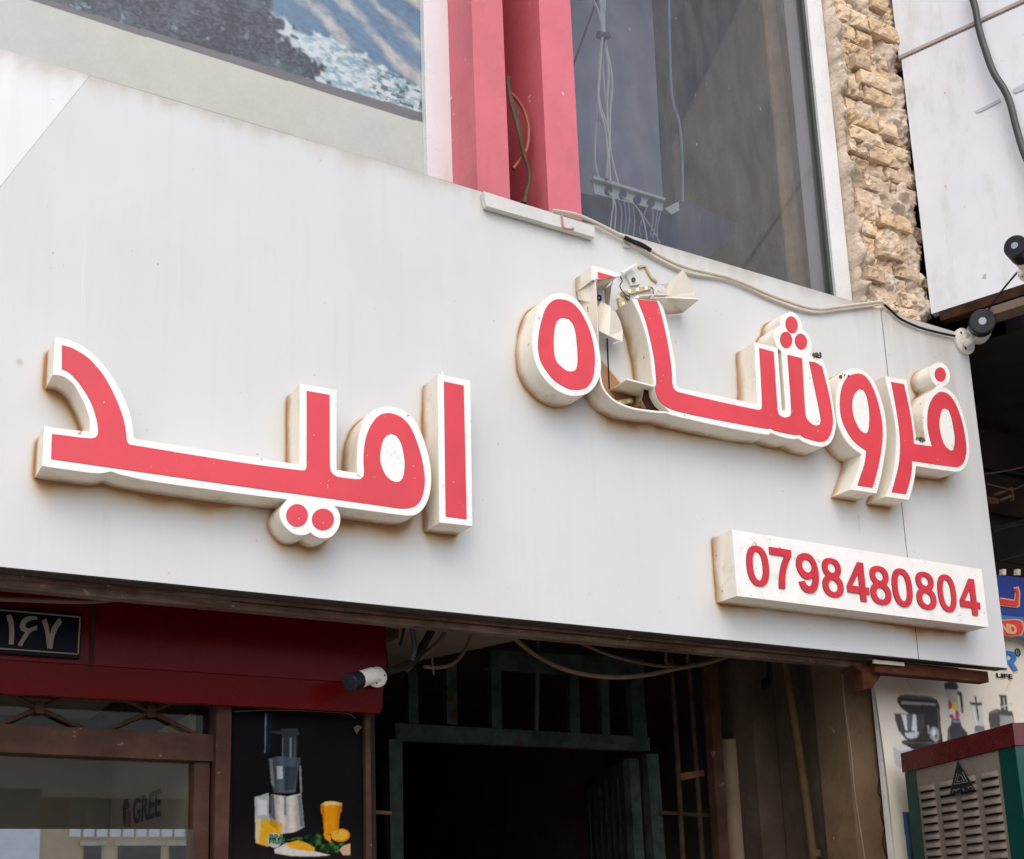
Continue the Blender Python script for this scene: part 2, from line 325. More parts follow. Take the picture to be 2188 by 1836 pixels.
def smooth_loop(pts, corner=34, sub=4):
    """round a traced closed outline, keeping real corners sharp"""
    p = [Vector((x, z)) for x, z in pts]; n = len(p); cor = []
    for i in range(n):
        a, b = p[i] - p[i - 1], p[(i + 1) % n] - p[i]
        if a.length < 1e-6 or b.length < 1e-6: continue
        if math.degrees(a.angle(b)) > corner: cor.append(i)
    if len(cor) < 2:
        out = []
        for i in range(n):
            a, b, c, d = p[i - 1], p[i], p[(i + 1) % n], p[(i + 2) % n]
            for k in range(sub):
                t = k / sub; out.append(.5 * ((2 * b) + (c - a) * t + (2 * a - 5 * b + 4 * c - d) * t * t + (3 * b - a - 3 * c + d) * t ** 3))
        return [tuple(q) for q in out]
    out = []
    for j, i0 in enumerate(cor):
        i1 = cor[(j + 1) % len(cor)]; i1 = i1 + n if i1 <= i0 else i1
        seg = [p[i % n] for i in range(i0, i1 + 1)]
        if len(seg) == 2: out.append(seg[0]); continue
        q = []
        for i in range(len(seg) - 1):
            a, b, c, d = seg[max(i - 1, 0)], seg[i], seg[i + 1], seg[min(i + 2, len(seg) - 1)]
            long = (c - b).length
            l1, l2 = max((b - a).length, 1e-9), max((d - c).length, 1e-9)
            m1 = (c - a) * (long / (long + l1)) if i > 0 else (c - b)
            m2 = (d - b) * (long / (long + l2)) if i < len(seg) - 2 else (c - b)
            for k in range(sub):
                t = k / sub; h = t * t * (3 - 2 * t)
                q.append(b * (1 - h) + c * h + m1 * (t ** 3 - 2 * t * t + t) + m2 * (t ** 3 - t * t))
        out += q
    return [tuple(q) for q in out]
def ell(cx, cy, rx, ry, n=28, rot=0.):
    c, s_ = math.cos(rot), math.sin(rot)
    return [(cx + rx * math.cos(t) * c - ry * math.sin(t) * s_, cy + rx * math.cos(t) * s_ + ry * math.sin(t) * c) for t in [2 * math.pi * k / n for k in range(n)]]

# ------------------------------------------------------------------ scene graph helpers
def thing(name, label, cat, loc=(0, 0, 0), group=None):
    o = bpy.data.objects.new(name, None); COL.objects.link(o); o.location = loc; o.empty_display_size = .05
    o['label'] = label; o['category'] = cat
    if group: o['group'] = group
    return o
def add(name, me, parent=None, label=None, cat=None, group=None, kind=None):
    o = bpy.data.objects.new(name, me); COL.objects.link(o)
    if parent is not None:
        o.parent = parent
        q = parent; off = Vector((0, 0, 0))
        while q is not None: off += Vector(q.location); q = q.parent
        o.location = -off
    for k, v in (('label', label), ('category', cat), ('group', group), ('kind', kind)):
        if v: o[k] = v
    return o
def text_mesh(txt, size, material, place, bold=0., extrude=0., align='LEFT', shear=0., sx=1.0, fit=None):
    """flat lettering; place(u,v)->Vector maps text plane to the world"""
    cu = bpy.data.curves.new('lettering', 'FONT'); cu.body = txt; cu.size = size; cu.offset = bold; cu.align_x = align; cu.shear = shear
    cu.resolution_u = 3
    o = bpy.data.objects.new('tmp', cu); COL.objects.link(o)
    me = bpy.data.meshes.new_from_object(o.evaluated_get(bpy.context.evaluated_depsgraph_get()))
    bpy.data.objects.remove(o); bpy.data.curves.remove(cu)
    if fit:
        xs = [v.co[0] for v in me.vertices]; ys = [v.co[1] for v in me.vertices]; x0, y0 = min(xs), min(ys); kx, ky = fit[0] / (max(xs) - x0), fit[1] / (max(ys) - y0)
        for v in me.vertices: v.co = ((v.co[0] - x0) * kx, (v.co[1] - y0) * ky, 0)
    for v in me.vertices: v.co = place(v.co[0] * sx, v.co[1])
    me.materials.clear(); me.materials.append(material); return me
def plane_place(o, ux, uz):
    o, ux, uz = Vector(o), Vector(ux), Vector(uz); return lambda u, v: o + ux * u + uz * v
def stroke_poly(pts, w):
    p = [Vector(q) for q in pts]; n = len(p); L, R = [], []
    for i in range(n):
        d = (p[min(i + 1, n - 1)] - p[max(i - 1, 0)]).normalized(); L.append((p[i][0] - d[1] * w / 2, p[i][1] + d[0] * w / 2)); R.append((p[i][0] + d[1] * w / 2, p[i][1] - d[0] * w / 2))
    return L + R[::-1]

# print canvas: colours of a flat print sampled on a fine grid
class Canvas:
    def __init__(s, nu, nv, base): s.nu, s.nv = nu, nv; s.U, s.V = np.meshgrid(np.linspace(0, 1, nu), np.linspace(0, 1, nv)); s.c = np.ones((nv, nu, 3)) * np.array(base)
    def blend(s, mask, col): s.c = s.c * (1 - mask[..., None]) + mask[..., None] * np.asarray(col)
    def poly(s, pts, col, soft=0.0):
        s.blend(poly_mask(s.U, s.V, pts).astype(float), col)
    def ell(s, cx, cy, rx, ry, col): s.blend((((s.U - cx) / rx) ** 2 + ((s.V - cy) / ry) ** 2 < 1).astype(float), col)
    def line(s, a, b, w, col, asp=1.0):
        a, b = np.array(a), np.array(b); px, py = s.U - a[0], (s.V - a[1]) * asp; d = np.array([b[0] - a[0], (b[1] - a[1]) * asp]); t = np.clip((px * d[0] + py * d[1]) / (d @ d), 0, 1)
        s.blend((np.hypot(px - t * d[0], py - t * d[1]) < w / 2).astype(float), col)
def poly_mask(U, V, pts):
    ins = np.zeros(U.shape, bool); n = len(pts)
    for i in range(n):
        (x0, y0), (x1, y1) = pts[i], pts[(i + 1) % n]
        if y0 == y1: continue
        ins ^= ((y0 > V) != (y1 > V)) & (U < (x1 - x0) * (V - y0) / (y1 - y0) + x0)
    return ins
def print_mesh(name, cv, corner, material):
    """corner: function (U,V arrays)->X,Y,Z arrays, V measured downwards"""
    X, Y, Z = corner(cv.U, cv.V); nv, nu = cv.U.shape
    co = np.stack([X, Y, Z], -1).reshape(-1, 3); idx = np.arange(nu * nv).reshape(nv, nu)
    f = np.stack([idx[1:, :-1], idx[1:, 1:], idx[:-1, 1:], idx[:-1, :-1]], -1).reshape(-1, 4)
    me = bpy.data.meshes.new(name); grid_fill(me, co, f)
    at_ = me.color_attributes.new('print', 'FLOAT_COLOR', 'POINT')
    at_.data.foreach_set('color', np.concatenate([np.clip(cv.c, 0, 1).reshape(-1, 3), np.ones((nu * nv, 1))], 1).astype(np.float32).ravel())
    me.materials.append(material); return me
def grid_fill(me, co, f):
    me.vertices.add(len(co)); me.vertices.foreach_set('co', co.astype(np.float32).ravel())
    me.loops.add(f.size); me.loops.foreach_set('vertex_index', f.astype(np.int32).ravel())
    me.polygons.add(len(f)); me.polygons.foreach_set('loop_start', np.arange(0, f.size, f.shape[1], dtype=np.int32))
    me.update(calc_edges=True); me.validate()
    me.polygons.foreach_set('use_smooth', [True] * len(me.polygons))

# =================================================================== SETTING
add('ground', MB().add([(-400, -400, -.15), (400, -400, -.15), (400, 400, -.15), (-400, 400, -.15)], [(0, 1, 2, 3)]).mesh('ground', mat('dusty_ground', (.38, .34, .29), .95, var=.15, scale=.3)), kind='structure')
add('road', MB().box((-60, -10.4, -.20), (60, -2.6, -.146)).mesh('road', M_asph), kind='structure')
add('pavement', MB().box((-60, -2.45, -.3), (60, 8, 0)).mesh('pavement', M_conc), kind='structure')
add('kerb', MB().box((-60, -2.6, -.3), (60, -2.452, .005)).mesh('kerb', M_kerb), kind='structure')
add('opposite_pavement', MB().box((-60, -14, -.3), (60, -10.4, .0)).mesh('opposite_pavement', M_conc), kind='structure')

# =================================================================== SHOP BUILDING
B = thing('shop_building', 'brick and glass shop building with red columns above the grey sign board', 'building', (2.2, .6, 0))
YW = .27
# masses behind the visible face
add('wall', MB().box((-2.2, .70, 2.95), (4.75, .82, 4.12)).box((-2.2, 6.0, 0), (6, 6.2, 7.4)).box((-2.2, .9, 7.2), (4.9, 6.0, 7.4)).mesh('wall', M_plaster_d), B)
add('floor_slab', MB().box((-2.2, .30, 4.02), (4.62, 6.0, 4.13)).mesh('floor_slab', M_plaster), B)
add('wall', MB().box((-2.2, .06, 6.75), (4.75, .9, 7.4)).mesh('wall', M_plaster), B, label='plaster band above the upper windows')
add('wall', MB().box((-2.4, .05, 4.02), (-2.2, 6.2, 7.4)).mesh('wall', M_plaster), B, label='left side wall of the upper storey')
add('wall', MB().box((4.62, .55, 2.9), (4.75, 6.2, 7.4)).mesh('wall', M_plaster), B, label='right side wall of the upper storey')
add('room_wall', MB().box((2.3, 2.6, 4.13), (4.62, 2.7, 6.75)).box((2.58, .62, 4.13), (2.60, 2.6, 6.75)).mesh('room_wall', M_room), B, label='dim grey wall inside the right upper room')
# columns
for x0, x1, d in ((2.117, 2.258, .52), (2.431, 2.586, .62)):
    add('column', MB().box((x0, .05, 4.05), (x1, .05 + d, 6.75)).mesh('column', M_pink), B)
add('recess_wall', MB().box((2.25, .57, 4.05), (2.44, .66, 6.75)).mesh('recess_wall', mat('recess_red', (.25, .03, .04), .7, var=.2, scale=4, dirt=(.05, .03, .03), damt=.4)), B, label='dark red wall between the two columns')
# paint runs on the columns' feet: chipped rims
# left window: printed landscape film
XL, XR, ZB, ZT = -2.2, 2.006, 4.10, 6.75
WL = add('window', MB().box((XR, YW - .03, ZB), (2.116, YW + .06, ZT)).mesh('frame', M_pvc, bevel=.004), B, label='left upper window covered by a landscape print')
def film():
    x0, x1, za, zb = -1.3, XR, 4.10, 5.60
    cv = Canvas(900, 400, (.6, .6, .55)); X = x0 + (x1 - x0) * cv.U; Z = zb + (za - zb) * cv.V
    # print layout, measured on the film itself: u along, w up from the lower border of the picture
    A, Bp = at(901, 240, YW), at(100, 0, YW); A2, B2 = at(902, 262, YW), at(62, 0, YW)
    up_line = A[2] + (X - A[0]) * (Bp[2] - A[2]) / (Bp[0] - A[0]); lo_line = A2[2] + (X - A2[0]) * (B2[2] - A2[2]) / (B2[0] - A2[0])
    # cream margin
    n = fbm(X * 14, Z * 14, 1.3); nf = fbm(X * 120, Z * 120, 4.2, 2); nb = vnoise(X * 2.2, Z * 2.2, 9.)
    cream = S(206, 208, 200) * (0.93 + .14 * n[..., None]) * (0.95 + .1 * nf[..., None]) + (nb[..., None] - .5) * np.array([.03, .01, -.05])
    cv.c = cream
    pic = Z > up_line
    def pz(pts): return [((p[0] - x0) / (x1 - x0), (p[1] - zb) / (za - zb)) for p in XZ(z1(pts), YW)]
    # mountain backdrop: blue slopes with pale ridges running down to the right
    wob = (fbm(X * 7, Z * 7, 11.) - .5) * .055 + (fbm(X * 30, Z * 30, 12.) - .5) * .022
    t = (X - 1.0) * .50 + (Z - 4.6) * .86 + wob           # across the ridges
    k = .5 + .5 * np.sin(t * 44 + 2.4 + 6.5 * (fbm(X * 2.6, Z * 2.6, 3.) - .5)); shade = fbm(t * 16, (X - Z) * 5, 5.)
    lit = sstep(.38, .98, k * .62 + .9 * (shade - .32)); fine = fbm(X * 46 + Z * 30, Z * 70, 6., 5)
    mount = S(84, 118, 150) * (1 - lit[..., None]) + S(198, 194, 186) * lit[..., None]
    mount = mount * (.62 + .76 * fine[..., None]); hz = sstep(.3, .75, fbm(X * 4, Z * 4, 8.))[..., None]; mount = mount * (1 - .25 * hz) + S(150, 176, 196) * .25 * hz
    cv.blend(pic.astype(float), mount)
    jx = (fbm(X * 30, Z * 30, 11.) - .5) * .05; jz = (fbm(X * 30, Z * 30, 21.) - .5) * .06
    def soft(poly, r=3):
        m = poly_mask(cv.U + jx, cv.V + jz, pz(poly)).astype(float)
        for _ in range(r): m = (m + np.roll(m, 1, 0) + np.roll(m, -1, 0) + np.roll(m, 1, 1) + np.roll(m, -1, 1)) / 5
        return m * pic
    # stream and pale bank
    water = soft([(1215, 30), (1310, 130), (1480, 165), (1560, 215), (1660, 255), (1730, 320), (1800, 350), (1890, 395), (1960, 420), (1960, 560), (1400, 400), (1300, 300), (1200, 200)])
    w1 = fbm(X * 44 + Z * 10, Z * 80, 8., 5); tq = .85 * sstep(.36, .72, w1) * sstep(1.25, 1.7, X + .4 * (fbm(X * 9, Z * 9) - .5)) * .85
    wc = S(214, 226, 231) * (.84 + .26 * fbm(X * 30, Z * 40, 2.)[..., None]); wc = wc * (1 - tq[..., None]) + tq[..., None] * S(92, 148, 168)
    drk = sstep(.46, .66, fbm(X * 50, Z * 80, 18., 5)) * sstep(1.66, 1.95, X + .3 * (fbm(X * 12, Z * 12, 3) - .5)) * .9; wc = wc * (1 - drk[..., None]) + drk[..., None] * S(52, 70, 84)
    cv.blend(water, wc)
    # tree mass with ragged right edge
    jx = (fbm(X * 42, Z * 42, 11.) - .5) * .06; jz = (fbm(X * 42, Z * 42, 21.) - .5) * .06
    tree = soft([(-4500, -2500), (1150, -900), (1190, 0), (1235, 60), (1305, 135), (1290, 180), (1385, 240), (1450, 292), (1440, 370), (1450, 420), (-4500, -1300)], 2)
    lf = fbm(X * 90 + Z * 20, Z * 130, 31., 4); cl = fbm(X * 13, Z * 16, 61., 4)
    tc = S(36, 40, 50) + (S(98, 108, 118) - S(36, 40, 50)) * (sstep(.25, .85, lf * .65 + cl * .5 - .06) ** 1.3)[..., None]
    tc = tc * (1 - .3 * sstep(.5, .8, cl)[..., None]) + S(84, 104, 108) * .3 * sstep(.5, .8, cl)[..., None]
    cv.blend(tree, tc)
    gap = sstep(.68, .76, fbm(X * 34, Z * 34, 51., 5)) * tree * sstep(4.85, 4.70, Z) * .45; cv.blend(gap, S(176, 198, 206))
    # grey border band
    band = (Z <= up_line) & (Z > lo_line)
    cv.blend(band.astype(float), S(112, 110, 112) * (.82 + .36 * fbm(X * 5, Z * 90, 3.)[..., None]))
    cv.c *= .76
    return print_mesh('printed_film', cv, lambda U, V: (x0 + (x1 - x0) * U, YW + .002 + 0 * U + .0012 * np.sin(U * 30), zb + (za - zb) * V), attr_mat('film_print', .34, .5, .25))
add('printed_film', film(), WL, label='landscape print of trees, stream and mountain ridges')
add('glass', MB().box((XL, YW + .012, ZB), (XR, YW + .018, ZT)).mesh('glass', mat('film_back', (.5, .5, .46), .5)), WL, label='pale backing of the landscape print')
# right window
WX0, WX1 = 2.586, 4.065
WR = add('window', MB().box((WX1, .15, ZB), (4.166, .30, ZT)).mesh('frame', M_pvc), B, label='right upper window with cables behind dusty glass')
add('gasket', MB().box((WX1 - .018, .165, ZB), (WX1, .20, ZT)).mesh('gasket', mat('gasket_dark', (.05, .06, .055), .6)), WR)
add('glass', MB().add([(WX0, .185, ZB), (WX1, .185, ZB), (WX1, .185, ZT), (WX0, .185, ZT)], [(0, 1, 2, 3)]).mesh('glass', glass_mat('dusty_glass', (.90, .92, .95), .06, .135, (.44, .42, .41))), WR)
# brick pier
PX0, PX1 = 4.168, 4.70
pier_base = MB()
U, V = np.meshgrid(np.linspace(0, 1, 90), np.linspace(0, 1, 400)); X = PX0 - .003 + (PX1 - PX0) * U; Z = 4.05 + 2.4 * V
Yg = .121 + .12 * sstep(.035, .0, U) + .12 * sstep(.85, 1., U) ** 2 - .13 * np.maximum(fbm(X * 9, Z * 13, 2.) - .50, -.12) - .030 * (fbm(X * 50, Z * 50, 5.) - .5) - .030 * sstep(.11, .05, U + .06 * (fbm(X * 9, Z * 9, 3.) - .5))
me = bpy.data.meshes.new('brick_pier'); idx = np.arange(90 * 400).reshape(400, 90)
grid_fill(me, np.stack([X, Yg, Z], -1).reshape(-1, 3), np.stack([idx[:-1, :-1], idx[:-1, 1:], idx[1:, 1:], idx[1:, :-1]], -1).reshape(-1, 4)); me.materials.append(M_mortar)
pier = add('brick_pier', me, B, label='crumbling yellow brick pier with white mortar')
def brick_mesh(x0, x1, z0, z1, yf, m, seed):
    nx, nz, ny = 14, 6, 3
    u, w, d = np.meshgrid(np.linspace(0, 1, nx + 1), np.linspace(0, 1, nz + 1), np.linspace(0, 1, ny + 1), indexing='ij')
    rx, rz = abs(u - .5) * 2, abs(w - .5) * 2; front = d == 0
    x = x0 + (x1 - x0) * u; z = z0 + (z1 - z0) * w; y = yf + d * .10
    big = vnoise(x * 11, z * 11, seed * 1.7) - .5; mid = vnoise(x * 55, z * 55 + 9, seed + y * 40) - .5; mid2 = vnoise(x * 55 + 31, z * 55, seed + y * 40) - .5
    brk = np.maximum(0., fbm(x * 19, z * 19, seed * 3.1, 3) - .57)                # broken-off corners and faces
    x = x + mid2 * .011; z = z + mid * .009 + big * .014; y = y + mid * .011 + big * .016 + np.where(front, np.maximum(rx ** 12, rz ** 8) * .005 + brk * .20, 0)
    I = np.arange(u.size).reshape(u.shape); f = []
    def quads(a, flip): q = np.stack([a[:-1, :-1], a[1:, :-1], a[1:, 1:], a[:-1, 1:]], -1).reshape(-1, 4); f.extend(map(tuple, (q[:, ::-1] if flip else q).tolist()))
    quads(I[:, :, 0], False); quads(I[:, 0, :], True); quads(I[:, -1, :], False); quads(I[0], False); quads(I[-1], True)
    me = bpy.data.meshes.new('brick'); me.from_pydata(np.stack([x, y, z], -1).reshape(-1, 3).tolist(), [], f); me.update(); me.materials.append(m); return me
zc = 4.10; row = 0
while zc < 6.40:
    h = .074 + random.uniform(-.010, .008); xc = PX0 + .05 + random.uniform(-.01, .02) + (.0 if row % 2 else -.11)
    while xc < PX1 - .05:
        ln = random.choice((.22, .21, .225, .11, .17)) * random.uniform(.9, 1.05)
        a, b = max(xc, PX0 + .040 + random.uniform(-.02, .03)), min(xc + ln, PX1 - random.uniform(-.01, .04))
        if b - a > .05:
            add('brick', brick_mesh(a, b, zc, zc + h, .094 + random.uniform(-.014, .020) + (.035 if b > PX1 - .06 else 0), random.choice(M_brick), random.randint(0, 999)), pier)
        xc += ln + random.uniform(.008, .018)
    zc += h + random.uniform(.008, .016); row += 1
# things inside the right room
add('sky_tint_board', MB().prism(XZ(z3([(60, -160), (560, -160), (640, 1300), (60, 1300)]), .85), .85, .88, back=0).mesh('sky_tint_board', mat('sky_reflection_blue', (.17, .20, .27), .8, var=.2, scale=3)), B, label='dull blue board added behind the glass to imitate reflected sky')  # added blue board, its colour imitates sky reflected in the glass
for i, pts in enumerate([[(225, -20), (270, 95), (285, 200), (270, 400), (262, 580), (300, 740), (315, 880), (310, 1020)],
                         [(270, -20), (285, 200), (268, 360), (265, 560), (320, 760), (322, 900), (330, 1040)],
                         [(285, -20), (292, 200), (320, 400), (312, 600), (318, 800), (318, 1030)],
                         [(300, -20), (298, 200), (340, 450), (330, 640), (328, 820), (345, 930), (375, 1050)],
                         [(290, -20), (290, 205), (290, 400), (300, 560), (310, 800), (305, 1000)],
                         [(278, -20), (288, 200), (255, 640), (243, 820), (245, 930), (262, 1015)]]):
    add('data_cable', MB().tube(P(z3(pts), .33 + .012 * i), .0062, 6).mesh('data_cable', M_cabl, True), label=['thin pale cable swinging leftmost from the dark tie in the bundle', 'pale data cable crossing left to right in the bundle behind the glass', 'straight pale data cable in the middle of the hanging bundle', 'pale data cable bowing out rightmost from the hanging bundle', 'pale data cable hanging nearly plumb inside the bundle', 'slack pale data cable curving down left of the bundle to the patch panel'][i], cat='cable', group='pale data cables hanging behind the upper window')
add('cable_tie', MB().tube(P(z3([(262, 203), (318, 206)]), .335), .017, 10).mesh('cable_tie', M_greyc), label='dark tape tie round the pale cable bundle in the window', cat='cable tie')
add('blue_cable', MB().tube(P(z3([(665, -20), (672, 300), (685, 560), (725, 700), (742, 900), (745, 1150)]), .36), .006, 6).mesh('blue_cable', M_bluec, True), label='single thin blue cable hanging in the right upper window', cat='cable')
add('diagonal_rod', MB().tube(P(z3([(265, -30), (110, 400)]), .6), .006, 6).mesh('diagonal_rod', M_blackc), label='thin dark rod slanting behind the glass beside the red column', cat='rod')
pp = thing('network_rack', 'pale green patch panel with round holes inside the upper window', 'patch panel', at(1340, 420, .36))
q = XZ(z3([(230, 1010), (635, 1140), (628, 1205), (240, 1105)]), .36)
hol = [XZ(z3(ell(cx_, cy_, 22, 26, 14)), .36) for cx_, cy_ in ((318, 1088), (400, 1112), (483, 1142), (560, 1160))]
add('plate', MB().prism(q, .36, .368, back=0).mesh('plate', M_panelc), pp)
for h in hol: add('port_hole', MB().prism(h, .356, .3605).mesh('port_hole', M_tray), pp)
add('flange', MB().prism(XZ(z3([(228, 1008), (638, 1136), (638, 1150), (228, 1026)]), .35), .34, .37, back=0).mesh('flange', M_panelc), pp)
tray = thing('equipment_tray', 'dark blue equipment tray under the patch panel in the window', 'tray', at(1400, 500, .4))
add('shelf', MB().prism(XZ(z3([(150, 1100), (640, 1195), (760, 1150), (1010, 1255), (1050, 1275), (1045, 1345), (900, 1460), (150, 1500)]), .42), .42, .75, back=0).mesh('shelf', M_tray), tray)
add('scrap', MB().plate(P(z3([(640, 1190), (720, 1150), (725, 1200), (680, 1225)]), .40)).mesh('scrap', M_panelc), tray)
for i, pts in enumerate([[(320, 1090), (348, 1150), (340, 1230), (330, 1320)], [(335, 1100), (362, 1180), (355, 1320)], [(370, 1130), (395, 1200), (390, 1330)], [(410, 1150), (420, 1250), (412, 1330)], [(400, 1125), (470, 1170), (520, 1260), (545, 1400)],
                         [(435, 1160), (440, 1240), (428, 1340)], [(460, 1180), (470, 1260), (462, 1345)], [(560, 1180), (575, 1230), (560, 1350)], [(600, 1190), (590, 1280), (570, 1360)], [(545, 1170), (500, 1290), (505, 1350)], [(620, 1200), (600, 1290), (598, 1360)], [(480, 1180), (560, 1290), (620, 1400)]]):
    add('patch_lead', MB().tube(P(z3(pts), .345 + .003 * (i % 4)), .0035, 5).mesh('patch_lead', M_cabl if i in (0, 1, 4, 11) else M_bluec, True), label=('pale patch lead' if i in (0, 1, 4, 11) else 'blue patch lead') + ' dangling ' + ['leftmost under the first hole', 'beside the leftmost lead', 'under the second hole, leftmost blue one', 'below the second hole', 'arching right from the second hole', 'left of the third hole', 'straight under the third hole', 'under the fourth hole, swinging left', 'at the right, leaning left', 'crossing left under the fourth hole', 'rightmost at the panel end', 'slanting far right past the panel'][i] + ' of the panel', cat='cable', group='patch leads below the panel')
ct = MB(); cw = XZ(z3([(1190, -60), (1390, -60), (1590, 1700), (1370, 1700)]), .42); n = 40
vv = []
for j in (0, 1):
    for i in range(n + 1):
        t = i / n; a, b = (cw[0], cw[1]) if j == 0 else (cw[3], cw[2]); vv.append((a[0] + (b[0] - a[0]) * t, .42 + .03 * math.sin(t * 19 + j * .6) + .01 * math.sin(t * 47), a[1] + (b[1] - a[1]) * t))
ct.add(vv, [(n + 1 + i, n + 2 + i, i + 1, i) for i in range(n)])
add('curtain', ct.mesh('curtain', M_curt, True), label='brown curtain drawn to the right edge of the upper window', cat='curtain')

# =================================================================== FASCIA BOARD
FB, FT, FX0, FX1 = 2.60, 4.219, -2.0, 4.752
SEAM = 4.178
F = thing('sign_board', 'long light grey composite sign board across the shop front', 'sign board', (2.2, .03, FB))
LETTERS = []          # footprints for run-off stains
def outl(*segs): return [p for s_ in segs for p in s_]
DEP = .112
dalm_o = outl(z5([(370,125),(440,140),(510,165),(580,205),(650,265),(715,340),(770,420),(820,510),(860,600),(885,690),(897,770),(898,798),(915,812)]),
  z6([(200,852),(462,893),(462,230),(762,280),(762,935),(935,962),(930,880),(932,800),(938,720),(950,640),(975,560),(1010,500),(1060,450),(1110,425),(1170,415),(1230,420),(1290,438),(1350,475),(1400,530),(1440,600),(1480,700),(1510,800),(1530,900),(1537,1000),(1533,1080),(1520,1150),(1495,1215),(1460,1265),(1420,1295),(1380,1307),(1320,1307),(1200,1292),(1000,1265),(742,1230),
      (770,1258),(788,1300),(793,1340),(785,1390),(760,1440),(720,1480),(670,1495),(620,1490),(580,1470),(550,1446),(510,1465),(460,1468),(410,1455),(360,1420),(320,1370),(300,1320),(298,1275),(315,1230),(345,1195),(357,1175)]),
  z5([(1699,1190),(1400,1150),(1100,1108),(950,1083),(850,1060),(790,1045),(748,1030),(700,1040),(640,1042),(500,1025),(283,993),(298,722),(345,735),(605,765),(605,690),(592,640),(570,580),(540,520),(500,450),(450,405),(410,386),(355,380)]))
dalm_r = outl(z5([(417,182),(470,195),(530,225),(590,265),(640,315),(690,375),(735,450),(770,520),(800,590),(825,660),(842,730),(850,800),(855,830),(872,850)]),
  z6([(0,878),(480,940),(505,938),(518,915),(520,880),(520,288),(705,322),(708,900),(715,945),(740,975),(780,993),(930,1012),(960,1010),(985,985),(990,940),(985,860),(990,760),(1005,670),(1035,590),(1075,525),(1120,485),(1180,470),(1240,480),(1300,510),(1350,560),(1390,630),(1425,720),(1455,820),(1475,920),(1485,1010),(1480,1080),(1465,1150),(1440,1200),(1405,1230),(1350,1247),(1280,1248),(1150,1230),(800,1180),(400,1125),(0,1070)]),
  z5([(345,945),(350,778),(600,808),(640,803),(658,780),(660,740),(650,680),(630,610),(600,540),(560,475),(520,420),(475,372),(440,350),(417,340)]))
dalm_h = z6([(1210,635),(1250,650),(1280,690),(1300,740),(1315,810),(1322,880),(1318,950),(1305,1000),(1280,1028),(1250,1033),(1210,1020),(1170,985),(1140,930),(1122,870),(1118,820),(1128,750),(1145,690),(1175,650)])
alef_o = z6([(1590,150),(1857,205),(1873,1395),(1605,1365)]); alef_r = z6([(1643,212),(1803,245),(1828,1338),(1658,1315)])
heh_o = z7([(440,325),(500,335),(555,365),(605,420),(650,490),(690,570),(720,650),(745,740),(760,830),(766,900),(760,970),(740,1030),(705,1085),(660,1125),(600,1145),(540,1147),(480,1135),(410,1100),(350,1050),(295,985),(255,915),(230,840),(216,760),(215,680),(225,600),(243,520),(265,450),(300,385),(350,345),(395,328)])
heh_r = z7([(440,373),(500,385),(550,415),(600,470),(640,540),(675,620),(700,710),(715,800),(717,870),(712,950),(695,1020),(665,1065),(625,1090),(570,1098),(510,1090),(440,1055),(380,1010),(325,940),(285,870),(265,780),(265,690),(278,600),(298,520),(320,455),(355,405),(395,378)])
heh_h = z7([(462,520),(510,530),(545,575),(565,650),(575,740),(580,830),(578,900),(565,940),(530,952),(490,945),(450,915),(415,880),(395,830),(388,760),(387,690),(395,610),(410,555),(435,528)])
shin_o = outl(z7([(1010,372),(1060,372),(1215,385),(1228,390),(1262,440),(1295,560),(1320,680),(1345,800),(1360,900),(1367,1000),(1372,1060),(1392,1085),(1640,1135)]),
  z8([(283,810),(262,330),(440,375),(475,858),(503,858),(470,405),(440,370),(415,310),(412,265),(430,225),(462,200),(460,160),(480,120),(520,98),(560,100),(600,130),(625,180),(638,238),(670,265),(695,310),(705,350),(700,390),(690,432),(790,468),(815,540),(835,620),(855,720),(870,820),(885,900),(893,960),(885,1020),(870,1070),(845,1110),(810,1135),(770,1138),(700,1125),(630,1095),(602,1078),(560,1080),(480,1065),(420,1045),(390,1030),(370,1047),(200,1020)]),
  z7([(1700,1385),(1450,1330),(1370,1310),(1330,1290),(1280,1240),(1240,1200),(1205,1140),(1190,1075),(1180,1000),(1170,900),(1155,790),(1130,680),(1100,570),(1060,470)]))
shin_r = outl(z7([(1060,374),(1215,387),(1240,460),(1265,560),(1290,670),(1310,780),(1325,880),(1335,980),(1338,1050),(1350,1090),(1380,1115)]),
  z8([(290,855),(318,845),(322,800),(300,375),(410,405),(440,850),(448,885),(475,908),(510,912),(540,900),(548,870),(518,428),(630,455),(655,880),(665,920),(700,960),(740,975),(770,965),(775,920),(685,480),(735,488),(785,520),(810,620),(835,720),(855,820),(866,900),(868,960),(858,1020),(835,1070),(805,1095),(770,1100),(720,1090),(640,1065),(615,1045),(590,1048),(480,1030),(410,1010),(385,996),(365,1000),(0,935)]),
  z7([(1400,1275),(1310,1245),(1270,1222),(1235,1187),(1207,1130),(1196,1078),(1210,1050),(1205,960),(1195,860),(1175,750),(1150,640),(1120,530),(1085,440)]))
waw_o = z8([(1025,535),(1080,540),(1130,570),(1175,620),(1210,690),(1240,770),(1265,860),(1280,960),(1283,1060),(1275,1160),(1255,1290),(1235,1390),(1205,1500),(1003,1470),(1045,1370),(1078,1270),(1090,1196),(1050,1170),(1000,1130),(955,1070),(920,1000),(900,930),(893,850),(893,780),(900,700),(918,640),(945,580),(985,545)])
waw_r = z8([(1060,573),(1105,585),(1145,625),(1180,690),(1210,770),(1235,870),(1250,960),(1253,1060),(1245,1150),(1225,1270),(1200,1370),(1175,1455),(1060,1438),(1085,1360),(1115,1270),(1128,1170),(1090,1145),(1030,1095),(985,1030),(950,960),(930,890),(924,800),(932,710),(955,640),(990,595)])
waw_h = z8([(1078,688),(1110,705),(1130,750),(1145,820),(1152,900),(1150,980),(1140,1025),(1115,1037),(1080,1010),(1050,960),(1030,910),(1018,840),(1020,780),(1040,725)])
